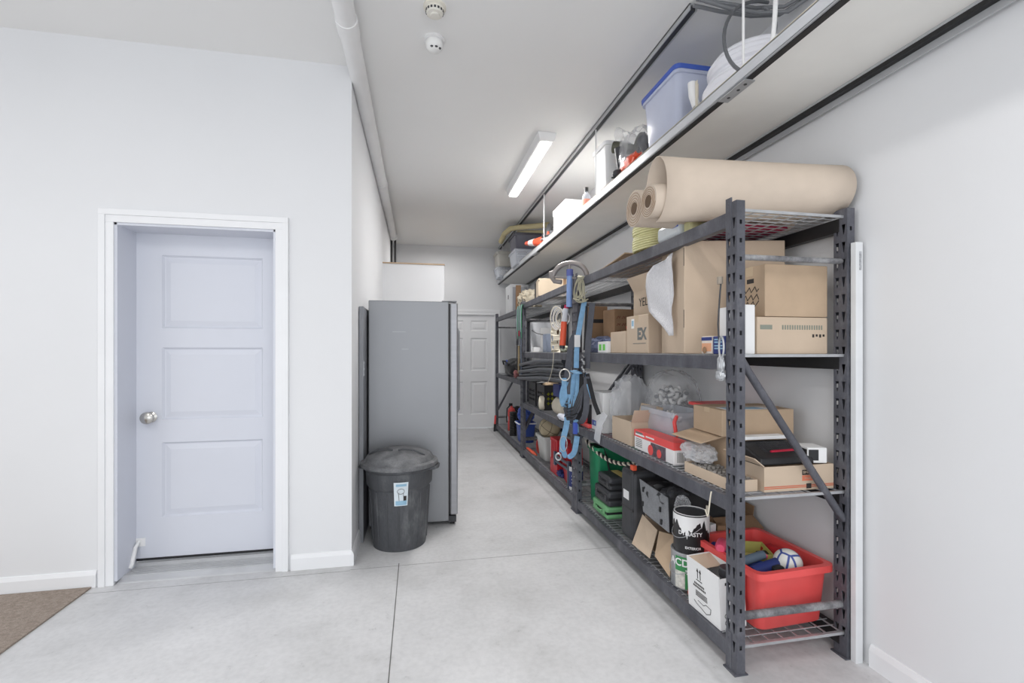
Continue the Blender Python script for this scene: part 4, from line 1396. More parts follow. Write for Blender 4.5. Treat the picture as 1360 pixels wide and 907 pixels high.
single(B().cyl((1.46, 2.52, S1 + .006), .03, .12, 14), 'green_bottle', 'dark green bottle peeking out between the flaps of the gaping box', 'bottle', mat((44, 96, 60), .4, name='bottle_green'), loc=(1.46, 2.52, S1 + .006), smooth=True)
# crate with grey front
o = thing('plastic_crate', 'black plastic crate with a pale scuffed grey front panel tipped on the gaping box', 'crate', (1.56, 2.58, S1 + .217))
base = V(o.location)
m_scuf = ramp_mat('scuffed_grey', [(.3, (128, 130, 134)), (.6, (146, 148, 152)), (.8, (164, 166, 168))], 14, rough=.6, bump=.2)
fq = [V(p) - base for p in ((1.345, 2.66, .355), (1.345, 2.36, .34), (1.372, 2.42, .512), (1.372, 2.765, .528))]
B().slab(fq, -.008).out('front_panel', m_scuf, o, bevel=.003)
for (y, z) in ((2.69, .48), (2.67, .40), (2.47, .43), (2.44, .37)):
    x = 1.345 + (z - .345) * .16 - .0065
    B().hexa([V(p) - base for p in ((x - .003, y - .007, z - .012), (x + .006, y - .007, z - .012), (x + .006, y + .007, z - .012), (x - .003, y + .007, z - .012), (x, y - .003, z + .014), (x + .009, y - .003, z + .014), (x + .009, y + .010, z + .014), (x, y + .010, z + .014))]).out('slot', m_black, o)
b = B()
b.slab([V(p) - base for p in ((1.36, 2.66, .345), (1.78, 2.66, .345), (1.78, 2.765, .53), (1.375, 2.765, .528))], .006)
b.slab([V(p) - base for p in ((1.36, 2.37, .345), (1.78, 2.37, .345), (1.78, 2.43, .52), (1.375, 2.42, .51))], .006)
b.slab([V(p) - base for p in ((1.78, 2.37, .335), (1.78, 2.66, .335), (1.78, 2.765, .53), (1.78, 2.43, .52))], .006)
b.slab([V(p) - base for p in ((1.36, 2.37, .335), (1.78, 2.37, .335), (1.78, 2.66, .335), (1.36, 2.66, .335))], .005)
b.out('body', m_black, o)
rr2 = random.Random(9)
for i in range(5):
    x, y = 1.45 + (i % 3) * .12, 2.46 + (i // 3) * .15 + .03
    single(B().blob((x, y, .47), (.075, .07, .06), .45, 5, 3, 60 + i, sharp=True), 'black_fitting', 'lumpy black plastic part %s in the black crate' % ('nearest the aisle and camera', 'in the near middle', 'nearest the wall and camera', 'at the far aisle corner', 'at the far middle')[i], 'plastic part', m_black if i % 2 else m_dark, loc=(x, y, .41), smooth=True)
# pipes and clear bottle between crate and cans
single(B().blob((1.43, 2.36, .46), (.035, .045, .07), .3, 5, 4, 71, sharp=True), 'plastic_bag', 'small glossy clear bag wedged between the black crate and the black paint can', 'bag', m_clear, loc=(1.43, 2.36, .40), smooth=True)


def can(label, x, y, z, r, h, m, mlid, name='paint_can', handle=True):
    o = thing(name, label, 'can', (x, y, z))
    B().lathe([(0, .004), (r * .96, .004), (r * .97, 0), (r, .003), (r, h - .004), (r * 1.02, h - .002), (r * 1.02, h + .002), (r * .93, h + .002), (r * .92, h - .006), (0, h - .006)], 36).out('body', m, o, smooth=True)
    B().lathe([(0, h - .004), (r * .84, h - .004), (r * .86, h), (r * .91, h)], 36).out('lid', mlid, o, smooth=True)
    if handle:
        pts = []
        for i in range(17):
            a = PI * i / 16
            pts.append((-r * 1.06 * math.sin(a) - .002, -r * 1.03 * math.cos(a), h * .72 - h * .34 * math.sin(a)))
        B().tube(pts, .0018, 6).out('handle', m_galv, o, smooth=True)
    return o


def curved_text(txt, size, m, parent, r, z, ang):
    """letters wrapped on a can, centred at direction ang (radians from -y towards -x)"""
    o = text(txt, size, m, parent, (0, 0, 0), 'z', 'lettering', bold=size * .02)
    for v in o.data.vertices:
        a = ang - v.co.x / r
        rr_ = r + .0012 + v.co.z
        v.co = V((-rr_ * math.sin(a), -rr_ * math.cos(a), z + v.co.y))
    o.matrix_local = Matrix.Identity(4)
    return o


GX, GY = 1.402, 2.235
o = can('green and silver can lettered ACD under the black paint can', GX - .006, GY + .014, S1, .088, .185, m_galv, m_galv)
m_cang = mat((58, 138, 82), .45, var=.08, name='can_green')


def can_band(parent, r, a0, a1, z0, z1, m, name='printed_band'):
    b = B()
    n = max(3, int(abs(a1 - a0) * 12))
    rw = [[b.bm.verts.new((-r * math.sin(a0 + (a1 - a0) * i / n), -r * math.cos(a0 + (a1 - a0) * i / n), z)) for i in range(n + 1)] for z in (z0, z1)]
    for i in range(n):
        b.bm.faces.new((rw[0][i], rw[0][i + 1], rw[1][i + 1], rw[1][i]))
    return b.out(name, m, parent, solid=.0008)


can_band(o, .0886, -.3, 1.35, .008, .168, m_cang)
can_band(o, .0893, .75, 1.35, .008, .095, mat((214, 212, 204), .5, var=.25, scale=60, name='can_panel'))
curved_text('ACD', .052, m_white, o, .0893, .138, 1.12)
for z, wd in ((.10, .7), (.085, .6), (.07, .35)):
    can_band(o, .0896, .3, .3 + wd * .6, z, z + .006, m_white, 'printed_line')
o = can('black paint can with white drips standing on the green can', GX, GY, S1 + .189, .088, .195, m_black, m_dark)
b = B()
n = 40
top, bot = [], []
rnd = random.Random(12)
for i in range(n + 1):
    a = -1.2 + 3.6 * i / n
    dz = .055 + .04 * noise.noise(V((i * .5, 3, 0))) + (.03 if i % 9 == 4 else 0) + .03 * math.sin(i * .35)
    dz = max(.012, dz)
    top.append(b.bm.verts.new((-.0892 * math.sin(a), -.0892 * math.cos(a), .192)))
    bot.append(b.bm.verts.new((-.0892 * math.sin(a), -.0892 * math.cos(a), .192 - dz)))
for i in range(n):
    b.bm.faces.new((bot[i], bot[i + 1], top[i + 1], top[i]))
b.out('paint_drips', m_white, o, solid=.001)
b = B().tube([(.084 * math.cos(a / 24 * 2 * PI), .084 * math.sin(a / 24 * 2 * PI), .197) for a in range(24)], .003, 6, closed=True)
b.out('white_rim', m_white, o, smooth=True)
curved_text('DYNASTY', .027, m_white, o, .0888, .105, .62)
curved_text('EXTERIOR', .017, m_white, o, .0888, .035, .45)
single(B().tube([(1.475, 2.21, S1 + .007), (1.475, 2.205, S1 + .42)], .006, 8), 'stir_stick', 'thin pale stick standing upright right of the black paint can', 'stick', m_cream, loc=(1.475, 2.21, S1), smooth=True)
single(B().lathe([(0, 0), (.026, .004), (.03, .02), (.028, .045), (.015, .056), (0, .058)], 20, (1.345, 2.118, S1)), 'orange_ball', 'round orange ball between the green can and the white arrow box', 'ball', m_orange, loc=(1.345, 2.118, S1), smooth=True)
# white arrow carton
o = thing('arrow_carton', 'worn white open cardboard box printed with two up arrows by the near post', 'cardboard box', (1.362, 1.965, S1), rot=(0, math.radians(-3), math.radians(2)))
t_ = .005
b = B().box(-.065, .065, -.118, .118, 0, t_).box(-.065, -.06, -.118, .118, t_, .235).box(.06, .065, -.118, .118, t_, .235).box(-.06, .06, -.118, -.113, t_, .225).box(-.06, .06, .113, .118, t_, .235)
b.out('body', m_paper, o)
B().slab([(-.06, .112, .232), (.06, .112, .232), (.06, .03, .205), (-.06, .03, .205)], .003).out('inner_flap', m_card, o)
b = B()
for y in (.035, .015):
    b.box(-.0662, -.0655, y - .0025, y + .0025, .16, .20)
    b.hexa([(-.0662, y - .008, .192), (-.0655, y - .008, .192), (-.0655, y + .008, .192), (-.0662, y + .008, .192), (-.0662, y - .001, .208), (-.0655, y - .001, .208), (-.0655, y + .001, .208), (-.0662, y + .001, .208)])
b.box(-.0662, -.0655, .003, .047, .15, .154)
b.out('arrow_print', m_ink, o)
b = B()
for z, y0, y1 in ((.132, -.01, .06), (.118, -.02, .07)):
    yy = y0
    while yy < y1:
        b.box(-.0662, -.0655, yy, yy + .006, z - .0045, z + .0045)
        yy += .0095
for z in (.075, .082, .089, .096):
    b.box(-.0662, -.0655, -.03, .055, z, z + .0035)
b.out('printed_lines', m_ink, o)
B().tube([(-.066, .07, .045), (-.066, .05, .035), (-.066, .02, .03), (-.066, -.02, .02), (-.066, -.05, .035), (-.066, -.055, .06), (-.066, -.02, .062), (-.066, .0, .05), (-.066, .04, .055)], .0014, 4).out('hand_drawing', m_ink, o)
b = B()
for z, x0, x1 in ((.195, -.035, .055), (.17, .0, .055), (.14, .01, .05), (.11, .01, .055)):
    b.box(x0, x1, -.1188, -.118, z, z + .012)
b.out('side_print', m_ink, o)
for x, z in ((-.03, .03), (-.03, .06)):
    B().tube([(x + .011 * math.cos(a / 12 * 2 * PI), -.1185, z + .011 * math.sin(a / 12 * 2 * PI)) for a in range(12)], .0014, 4, closed=True).out('round_symbol', m_ink, o)
o = thing('black_jar', 'dark jar with a wide ribbed lid standing in the white arrow box', 'jar', (1.375, 1.90, S1 + .006))
B().lathe([(0, 0), (.032, 0), (.034, .01), (.034, .20), (0, .20)], 24).out('jar', mat((120, 122, 124), .3, name='smoke_glass'), o, smooth=True)
B().lathe([(0, .20), (.038, .20), (.039, .235), (.034, .24), (0, .24)], 24).out('lid', m_dark, o, smooth=True)

# red tote and contents
o = tote('red_tote', 'large open bright red plastic tote on the bottom shelf nearest the camera', 1.615, 2.005, S1, .375, .43, .268, m_red, .92, rim=.02, rz=3)
ZB = S1 + .014
m_yb = mat((206, 198, 112), .6, var=.1, name='mustard_card')
o = carton('mustard_carton', 'small mustard yellow open box inside the red tote', 1.56, 1.70, 1.98, 2.14, ZB, ZB + .235, m_yb, open_=True, cat='box', rz=-20)
o = carton('mustard_carton', 'tan open box holding the ball and tools in the near half of the red tote', 1.50, 1.745, 1.84, 1.965, ZB, ZB + .19, m_card2, open_=True, cat='box', rz=4)
single(B().tube([(1.47, 1.865, ZB + .215), (1.655, 1.91, ZB + .225)], .026, 16), 'plastic_tube', 'thick blue plastic tube lying across the red tote beside the ball', 'tube', m_navy, loc=(1.55, 1.89, ZB + .19), smooth=True)
single(B().tube([(1.46, 1.92, ZB + .24), (1.60, 1.955, ZB + .245)], .02, 14), 'plastic_tube', 'grey blue plastic tube behind the thick blue one in the red tote', 'tube', mat((96, 112, 128), .5, name='slate_plastic'), loc=(1.5, 1.93, ZB + .22), smooth=True)
single(B().tube([(1.47, 2.14, ZB + .22), (1.475, 1.99, ZB + .235)], .024, 14), 'plastic_tube', 'dark blue plastic tube at the far left corner of the red tote', 'tube', m_navy, loc=(1.48, 2.07, ZB + .2), smooth=True)
single(B().lathe([(0, 0), (.02, .002), (.026, .012), (.026, .10), (.018, .12), (0, .122)], 18).xf(Matrix.Translation((1.49, 2.10, ZB + .255)) @ Matrix.Rotation(math.radians(140), 4, 'Z') @ Matrix.Rotation(math.radians(-84), 4, 'X')), 'pink_bottle', 'hot pink rounded bottle lying in the red tote behind the near post', 'bottle', mat((236, 84, 120), .4, name='hot_pink'), loc=(1.5, 2.05, ZB + .25), smooth=True)
single(B().blob((1.61, 1.965, ZB + .235), (.02, .018, .012), .1, 2, 3, 3), 'pink_ball', 'little pink ball among the blue tubes of the red tote', 'ball', mat((236, 84, 120), .4, name='hot_pink'), loc=(1.61, 1.965, ZB + .23), smooth=True)


def ball_mat():
    m = mat((236, 236, 232), .5, name='ball_white').copy()
    nt = m.node_tree
    N, L_ = nt.nodes, nt.links
    tc = N.new('ShaderNodeTexCoord')
    w_ = N.new('ShaderNodeTexVoronoi')
    w_.inputs['Scale'].default_value = 15
    w_.feature = 'DISTANCE_TO_EDGE'
    L_.new(tc.outputs['Object'], w_.inputs['Vector'])
    cr = N.new('ShaderNodeValToRGB')
    cr.color_ramp.elements[0].position = .05
    cr.color_ramp.elements[0].color = lin((66, 86, 160)) + (1,)
    cr.color_ramp.elements[1].position = .09
    cr.color_ramp.elements[1].color = lin((236, 236, 230)) + (1,)
    L_.new(w_.outputs['Distance'], cr.inputs[0])
    L_.new(cr.outputs[0], N['Principled BSDF'].inputs['Base Color'])
    return m


b = B()
bmesh.ops.create_uvsphere(b.bm, u_segments=32, v_segments=20, radius=.062)
o = b.out('football', ball_mat(), None, loc=(1.688, 1.90, ZB + .225), smooth=True)
tag(o, 'white ball with blue patches sitting in the red tote', 'ball')
o = thing('paint_brush', 'dark bristled brush with a tan handle in the middle of the red tote', 'brush', (1.62, 2.02, ZB + .19))
B().tube([(-.06, .0, .03), (.02, .01, .02)], [.012, .008], 10).out('handle', mat((190, 160, 120), .6, name='tan_wood'), o, smooth=True)
B().box(.02, .075, -.02, .035, .0, .03).out('bristles', m_black, o, bevel=.004)
o = thing('caulking_gun', 'blue skeleton caulking gun lying under the thick blue tube in the red tote', 'tool', (1.53, 1.93, ZB + .20))
B().tube([(-.06, .08, .0), (.06, .01, .005)], .016, 12).out('barrel', m_blue, o, smooth=True)
B().tube([(-.06, .08, .0), (-.055, .075, -.06)], .009, 8).out('grip', m_dark, o, smooth=True)
o = thing('tape_measure', 'small dark tape measure with a yellow band beside the ball in the red tote', 'tool', (1.60, 1.865, ZB + .194))
B().box(-.028, .028, -.02, .02, 0, .04).out('case', m_black, o, bevel=.008)
B().box(-.0285, .0285, -.0205, .0205, .014, .022).out('yellow_band', m_gold, o, bevel=.002)
single(B().blob((1.745, 2.06, ZB + .18), (.04, .07, .055), .2, 3, 3, 14), 'red_cloth', 'red cloth bundle in the wall corner of the red tote', 'cloth', mat((200, 36, 44), .6, name='red_cloth'), loc=(1.745, 2.06, ZB + .15), smooth=True)
o = carton('cardboard_carton', 'brown cardboard box behind the red tote against the wall', 1.60, 1.85, 2.34, 2.62, S1, S1 + .30, m_card3, open_=True, flaps=(('y', -25, .10), ('X', 80, .05)))
o = carton('cardboard_carton', 'flattened cardboard box lying between the red tote and the brown box', 1.50, 1.84, 2.245, 2.335, S1, S1 + .255, m_card2, tape=False)
carton('tiny_carton', 'tiny white and brown printed box above the far edge of the red tote', 1.515, 1.56, 2.25, 2.29, S1 + .256, S1 + .30, m_white, tape=False, cat='box', rz=20)
carton('tiny_carton', 'tiny tan printed box right of the white one above the red tote', 1.575, 1.62, 2.25, 2.29, S1 + .256, S1 + .29, m_card3, tape=False, cat='box', rz=-15)

# strap with carabiner on the near post
o = thing('clip_strap', 'grey cord with a steel carabiner hanging down the front of the near post', 'strap', (1.262, 1.79, 1.25))
B().tube([(0, .0, .37), (.002, .012, .30), (-.002, .016, .2), (.002, .014, .10), (0, .006, .04)], .0035, 8).out('cord', m_dark, o, smooth=True)
B().tube([(0, .006, .40), (0, .006, .37)], .012, 10).out('knot', mat((150, 140, 128), .7, name='tan_cord'), o, smooth=True)
pts = [(0, -.004 + .016 * math.cos(a / 16 * 2 * PI), .10 + .045 * math.sin(a / 16 * 2 * PI)) for a in range(16)]
B().tube(pts, .0042, 8, closed=True).out('carabiner', m_galv, o, smooth=True)
B().blob((0, .0, .025), (.012, .016, .035), .4, 5, 3, 5, sharp=True).out('metal_clasp', m_galv, o, smooth=True)
B().blob((0, .004, -.02), (.012, .022, .02), .4, 5, 3, 7, sharp=True).out('metal_clasp', m_galv, o, smooth=True)

# white long box in the corner
o = thing('long_carton', 'tall slim white carton leaning upright in the corner behind the near rack', 'box', (1.848, 1.694, 0))
B().box(-.018, .018, -.012, .014, 0, 1.80).out('body', mat((226, 228, 230), .45, name='coated_white'), o, bevel=.002)
B().box(-.002, .010, -.0128, -.012, 1.68, 1.76).out('printed_label', mat((170, 172, 176), .6, var=.4, scale=80, name='print_grey'), o)

# ------------------------------------------------------------------ gear hanging on the middle post
EX = V((.84, -.54, 0))        # the gear hangs facing the camera's side of the aisle
o = thing('conduit_bender', 'grey curved conduit bender with a blue handle on the middle post', 'bender', (1.235, 3.74, 1.74), rz=math.degrees(math.atan2(-.54, .84)) + 90)
b = B()
arc = [(0, -.145 * math.cos(a) - .0, .20 + .125 * math.sin(a)) for a in [PI * (.04 + .92 * i / 18) for i in range(19)]]
b.tube(arc, .021, 10)
b.tube([(0, -.150, .20), (0, -.10, .19), (0, -.02, .20), (0, .10, .21), (0, .145, .215)], .010, 8)
b.tube([(0, .02, .20), (0, .0, .32)], .012, 8)
b.tube([(0, .165, .25), (-.01, .155, .22), (0, .13, .18), (0, .07, .17)], .020, 8)
b.tube([(0, .135, .25), (0, .175, .245)], .022, 8)
b.out('shoe', mat((158, 152, 150), .4, .4, var=.2, name='cast_alloy'), o, smooth=True)
B().tube([(0, .0, .24), (0, .005, -.04)], .024, 14).out('handle', mat((142, 172, 226), .4, name='light_blue_grip'), o, smooth=True)
B().tube([(0, -.0, .27), (0, .0, .215)], .029, 12).out('socket', mat((96, 108, 180), .4, name='blue_socket'), o, smooth=True)
o = thing('wire_coil', 'hanging coil of white wire left of the red cylinder', 'wire coil', (1.215, 3.96, 1.60))
for k_ in range(8):
    u_ = .052 + .006 * math.sin(k_ * 2)
    pts = [tuple(EX * (u_ * math.cos(t2) + .004 * k_ - .012) + V((-.02 + .005 * k_, 0, .02 + (.105 - .006 * k_) * math.sin(t2)))) for t2 in [i / 22 * 2 * PI for i in range(22)]]
    B().tube(pts, .0042, 6, closed=True).out('loop', m_cream if k_ % 3 == 0 else m_white, o, smooth=True)
o = thing('marking_wand', 'bright red tube with a grey white head hanging by the middle post', 'tube', (1.20, 3.80, 1.38))
B().tube([(-.008, .0, 0), (.006, .0, .20)], [.027, .025], 16).out('red_tube', m_orange, o, smooth=True)
B().tube([(.006, .0, .20), (.022, .0, .31)], .024, 14).out('head', mat((214, 216, 222), .5, name='pale_head'), o, smooth=True)
B().tube([(-.010, .0, -.025), (-.008, 0, 0)], .022, 14).out('end_plug', m_dark, o, smooth=True)
B().tube([(.022, .0, .30), (.028, .0, .34)], .020, 10).out('magenta_cap', mat((190, 40, 84), .5, name='magenta'), o, smooth=True)
o = thing('cord_knot', 'knotted pale cord hanging from the near rack top beam at the middle post', 'cord', (1.255, 3.50, 1.80))
for k_ in range(11):
    rn = random.Random(k_)
    q = lambda u, z: tuple(V((.25, -.97, 0)) * u + V((-.012 * rn.random() - .004, 0, z)))
    pts = bez(q(rn.uniform(-.03, .03), .11), q(rn.uniform(-.16, .16), .06), q(rn.uniform(-.16, .16), -.12), q(rn.uniform(-.1, .1), rn.uniform(-.09, .0)))
    B().tube(pts, .0045, 6).out('cord', mat((176, 172, 150), .7, name='pale_cord'), o, smooth=True)
B().tube([(-.01, -.05, .10), (-.01, .05, .12)], .012, 8).out('knot', mat((176, 172, 150), .7, name='pale_cord'), o, smooth=True)

HB = V((1.245, 3.57, .7))
o = thing('safety_harness', 'light blue and grey webbing safety harness hanging down the middle post', 'harness', HB[:])


def hp(u, zz, dx=0):
    """u: metres across the view (negative towards the aisle), zz: height above the harness origin"""
    if u <= 0:
        p = V((.97, -.25, 0)) * u
    else:
        p = V((.14, -.99, 0)) * (u * 2.1)
    return p + V((dx, 0, zz))


def strap(pts, w_, m, nm='strap', wd=(.85, -.5, 0)):
    P_ = [hp(*p) for p in pts]
    sm = []
    for i in range(len(P_) - 1):
        a = P_[max(0, i - 1)]
        b_ = P_[i]
        c_ = P_[i + 1]
        d_ = P_[min(len(P_) - 1, i + 2)]
        for k_ in range(5):
            t2 = k_ / 5
            sm.append(.5 * ((2 * b_) + (c_ - a) * t2 + (2 * a - 5 * b_ + 4 * c_ - d_) * t2 * t2 + (3 * b_ - a - 3 * c_ + d_) * t2 ** 3))
    sm.append(P_[-1])
    B().ribbon(sm, w_, .004, wd).out(nm, m, o, smooth=True)


strap([(.035, 1.02, .02), (.03, .85, -.01), (.015, .68, -.02), (.008, .5, -.02)], .040, m_web)
strap([(.01, .80, .0), (-.015, .72, -.03), (-.035, .58, -.035), (-.055, .40, -.035)], .045, m_webg)
strap([(.085, 1.0, .03), (.083, .8, .01), (.08, .66, .0), (.075, .5, .0)], .045, m_webg)
strap([(.062, .98, .01), (.062, .8, .0), (.06, .64, -.005)], .018, m_webk)
strap([(-.05, .46, -.01), (-.085, .36, -.02), (-.095, .27, -.03), (-.065, .20, -.04), (-.03, .28, -.04), (.005, .44, -.03)], .045, m_web)
strap([(-.06, .42, -.05), (-.055, .30, -.05), (-.035, .22, -.055), (-.02, .30, -.05), (.0, .42, -.04)], .040, m_web)
strap([(-.045, .45, -.03), (-.05, .32, -.035), (-.035, .18, -.04), (-.03, .08, -.04)], .05, m_webg)
strap([(.02, .47, -.03), (-.005, .33, -.04), (-.03, .18, -.05), (-.04, .05, -.05), (-.075, -.08, -.045), (-.085, -.17, -.04)], .045, m_web)
strap([(-.085, -.13, -.035), (-.06, -.20, -.04), (-.02, -.20, -.04), (.015, -.15, -.04), (.03, -.03, -.035)], .042, m_web)
strap([(.03, .46, -.02), (.03, .33, -.03), (.018, .22, -.04), (.03, .08, -.045), (.035, .0, -.045)], .038, m_web)
strap([(.05, .47, -.01), (.055, .33, -.02), (.05, .2, -.03), (.03, .1, -.04)], .05, m_webk)
strap([(.075, .46, .0), (.10, .36, .0), (.125, .26, .0), (.15, .17, .01)], .032, m_webk)
strap([(.07, .46, -.005), (.09, .36, -.005), (.115, .28, -.005)], .022, m_web)
strap([(.08, .44, -.01), (.085, .30, -.015), (.08, .16, -.02), (.05, .08, -.03), (.0, .07, -.04), (-.04, .14, -.045)], .045, m_webg)
strap([(.0, .48, -.04), (.03, .47, -.045), (.06, .46, -.04)], .06, m_web)
strap([(-.05, .12, -.055), (-.02, .11, -.06), (.02, .12, -.06), (.05, .15, -.05)], .03, m_webk)
c_ = hp(.035, .03, -.06)
B().box(c_.x - .014, c_.x + .018, c_.y - .02, c_.y + .01, -.01, .08).out('blue_buckle', mat((72, 96, 190), .4, name='royal_blue'), o, bevel=.004)
c_ = hp(.022, .72, -.03)
B().box(c_.x - .022, c_.x + .024, c_.y - .012, c_.y - .006, .665, .76).out('care_tag', m_paper, o)


def ring(u, z, ru, rz_, r_, m, nm):
    pts = [tuple(hp(u, z, -.06) + V((.85, -.5, 0)) * ru * math.cos(t2) + V((0, 0, rz_ * math.sin(t2)))) for t2 in [i / 18 * 2 * PI for i in range(18)]]
    B().tube(pts, r_, 8, closed=True).out(nm, m, o, smooth=True)


ring(-.045, .445, .042, .045, .005, mat((226, 222, 214), .3, .4, name='pale_ring'), 'd_ring')
ring(-.055, -.10, .03, .06, .004, m_galv, 'd_ring')
ring(-.095, -.205, .022, .026, .007, m_galv, 'steel_ring')
for k_ in range(8):
    B().tube([hp(-.06 + .004 * k_, .18 + .012 * k_, -.05), hp(-.02, .09 + .012 * k_, -.065), hp(.03, .10 + .014 * k_, -.06), hp(.062, .2 + .02 * k_, -.04), hp(.07, .38, -.02)], .0075, 6).out('shock_pack_cord', m_dark if k_ % 2 else m_webg, o, smooth=True)
for k_ in range(5):
    z = .60 - .03 * k_
    B().tube([hp(.065, z, -.03), hp(.085, z - .02, -.035), hp(.078, z - .04, -.03)], .009, 8).out('snap_hook', m_galv if k_ % 2 else m_dark, o, smooth=True)
# dark box and red tool behind the harness
o = carton('dark_case', 'dark plastic box on the third shelf just right of the harness', 1.36, 1.46, 3.54, 3.66, S2, S2 + .17, m_dark, tape=False, cat='box')
o = thing('red_clamp', 'red hand tool lying on the third shelf beam beside the middle post', 'tool', (1.325, 3.60, S2))
B().box(-.02, .02, -.10, .08, 0, .03).out('grip', m_red, o, bevel=.008)
B().box(-.015, .015, .0, .03, .03, .075).out('trigger', m_red, o, bevel=.006)

# ------------------------------------------------------------------ middle rack contents
o = carton('kraft_carton', 'pale kraft box on the middle rack top just left of the conduit bender', 1.30, 1.64, 4.92, 5.20, T4, T4 + .19, mat((214, 196, 172), .85, name='pale_kraft'), rz=-9)
B().tube([(-.165, -.141, .165), (-.165, -.143, .165)], .006, 8).out('handle_hole', m_ink, o)
B().box(.10, .13, -.1408, -.14, .0, .19).out('tape_strip', m_card3, o)
carton('small_black_box', 'little black box behind the pale kraft box on the middle rack top', 1.40, 1.47, 5.50, 5.60, T4, T4 + .23, m_black, tape=False, cat='box')
o = thing('foam_board', 'white foam boards leaning at the far end of the middle rack third level', 'board', (1.55, 5.66, T3))
B().hexa([(-.18, 0, 0), (.16, 0, 0), (.16, .02, 0), (-.18, .02, 0), (-.18, .03, .37), (.16, .03, .37), (.16, .05, .37), (-.18, .05, .37)]).out('board', mat((214, 216, 220), .6, name='foam_board'), o)
B().hexa([(-.06, -.03, 0), (.22, -.03, 0), (.22, -.015, 0), (-.06, -.015, 0), (-.06, .0, .30), (.22, .0, .30), (.22, .015, .30), (-.06, .015, .30)]).out('board', m_white, o)
B().tube(bez((-.17, -.004, .27), (-.1, -.03, .20), (.0, -.04, .22), (.1, -.04, .20)), .004, 6).out('black_wire', m_black, o, smooth=True)
carton('small_white_box', 'small white box in front of the leaning white boards', 1.33, 1.42, 5.34, 5.46, T3, T3 + .055, m_paper, tape=False, cat='box')
o = carton('pale_blue_box', 'pale blue box standing near the leaning white boards', 1.44, 1.56, 5.22, 5.36, T3, T3 + .21, mat((182, 194, 216), .5, name='pale_blue'), tape=False, cat='box')
# perforated brown board
o = thing('perforated_board', 'warped brown cardboard insert punched with dark holes on the middle rack', 'cardboard', (1.36, 4.52, T3))
holes = []
for i, (u, v) in enumerate(((.06, .24), (.05, .15), (.12, .2), (.13, .1), (.2, .26), (.22, .14), (.27, .2), (.2, .05), (.07, .05), (.29, .08))):
    r_ = .014 + .006 * (i % 3)
    holes.append([(u + r_ * math.cos(a / 8 * 2 * PI), v + r_ * 1.2 * math.sin(a / 8 * 2 * PI)) for a in range(8)])
B().plate([(0, 0), (.34, 0), (.35, .22), (.31, .31), (.18, .29), (.06, .33), (-.01, .2)], holes, lambda u, v: (-.02 + .02 * math.sin(u * 20), -.18 + u, v)).out('sheet', m_cream, o, solid=.006)
B().plate([(0, 0), (.34, 0), (.33, .25), (.2, .31), (.02, .28)], [], lambda u, v: (.03, -.18 + u, v)).out('back_sheet', m_card3, o, solid=.006)
single(B().blob((1.35, 4.25, T3 + .035), (.03, .07, .032), .3, 5, 3, 81), 'cord_bundle', 'small pale green and pink bundle at the foot of the punched cardboard', 'bundle', mat((186, 190, 170), .7, var=.3, scale=60, name='mixed_cord'), loc=(1.35, 4.25, T3), smooth=True)
single(B().tube(bez((1.262, 4.30, T3 + .03), (1.262, 4.31, T3 - .12), (1.265, 4.36, T3 - .2), (1.265, 4.52, T3 - .30)), .004, 6), 'string', 'pale string dangling over the middle rack shelf beam', 'string', m_cream, loc=(1.265, 4.3, T3), smooth=True)
# black pipe bundle
m_hose = mat((62, 66, 74), .35, var=.1, name='black_hose')
for k_, (dx, dz, lb) in enumerate(((0, 0, 'lowest of the five black hoses bundled above the milk crates'), (.02, .045, 'second lowest of the five black hoses above the milk crates'), (0, .09, 'middle of the five black hoses above the milk crates'), (.02, .135, 'second highest of the five black hoses above the milk crates'), (0, .18, 'highest of the five black hoses above the milk crates'))):
    pts = [(1.27 + dx, 5.95 - k_ * .03, .985 + dz * .95), (1.27 + dx, 5.5, 1.005 + dz), (1.275 + dx, 5.0, 1.04 + dz), (1.29 + dx, 4.5, 1.055 + dz), (1.30 + dx, 4.12, 1.06 + dz)]
    single(B().tube(pts, .021, 12), 'black_hose', lb, 'hose', m_hose, loc=(1.28 + dx, 5.0, 1.0), smooth=True)


def crate(label, x0, x1, y0, y1, z0, h, m):
    o = thing('milk_crate', label, 'crate', ((x0 + x1) / 2, (y0 + y1) / 2, z0))
    w_, d_ = (x1 - x0) / 2, (y1 - y0) / 2

    def side(T, W_):
        b = B()
        nx, nz = 6, 3
        hs = []
        for i in range(nx):
            for j in range(nz):
                u = .02 + (W_ - .04) * (i + .5) / nx
                v = .05 + (h - .12) * (j + .5) / nz
                a_, c_ = (W_ - .04) / nx * .42, (h - .12) / nz * .42
                hs.append([(u, v - c_), (u + a_, v), (u, v + c_), (u - a_, v)])
        b.plate([(0, 0), (W_, 0), (W_, h), (0, h)], hs, T)
        b.out('side', m, o, solid=.007)
    side(lambda u, v: (-w_, -d_ + u, v), 2 * d_)
    side(lambda u, v: (w_, -d_ + u, v), 2 * d_)
    side(lambda u, v: (-w_ + u, -d_, v), 2 * w_)
    side(lambda u, v: (-w_ + u, d_, v), 2 * w_)
    B().box(-w_, w_, -d_, d_, 0, .008).out('bottom', m, o)
    return o


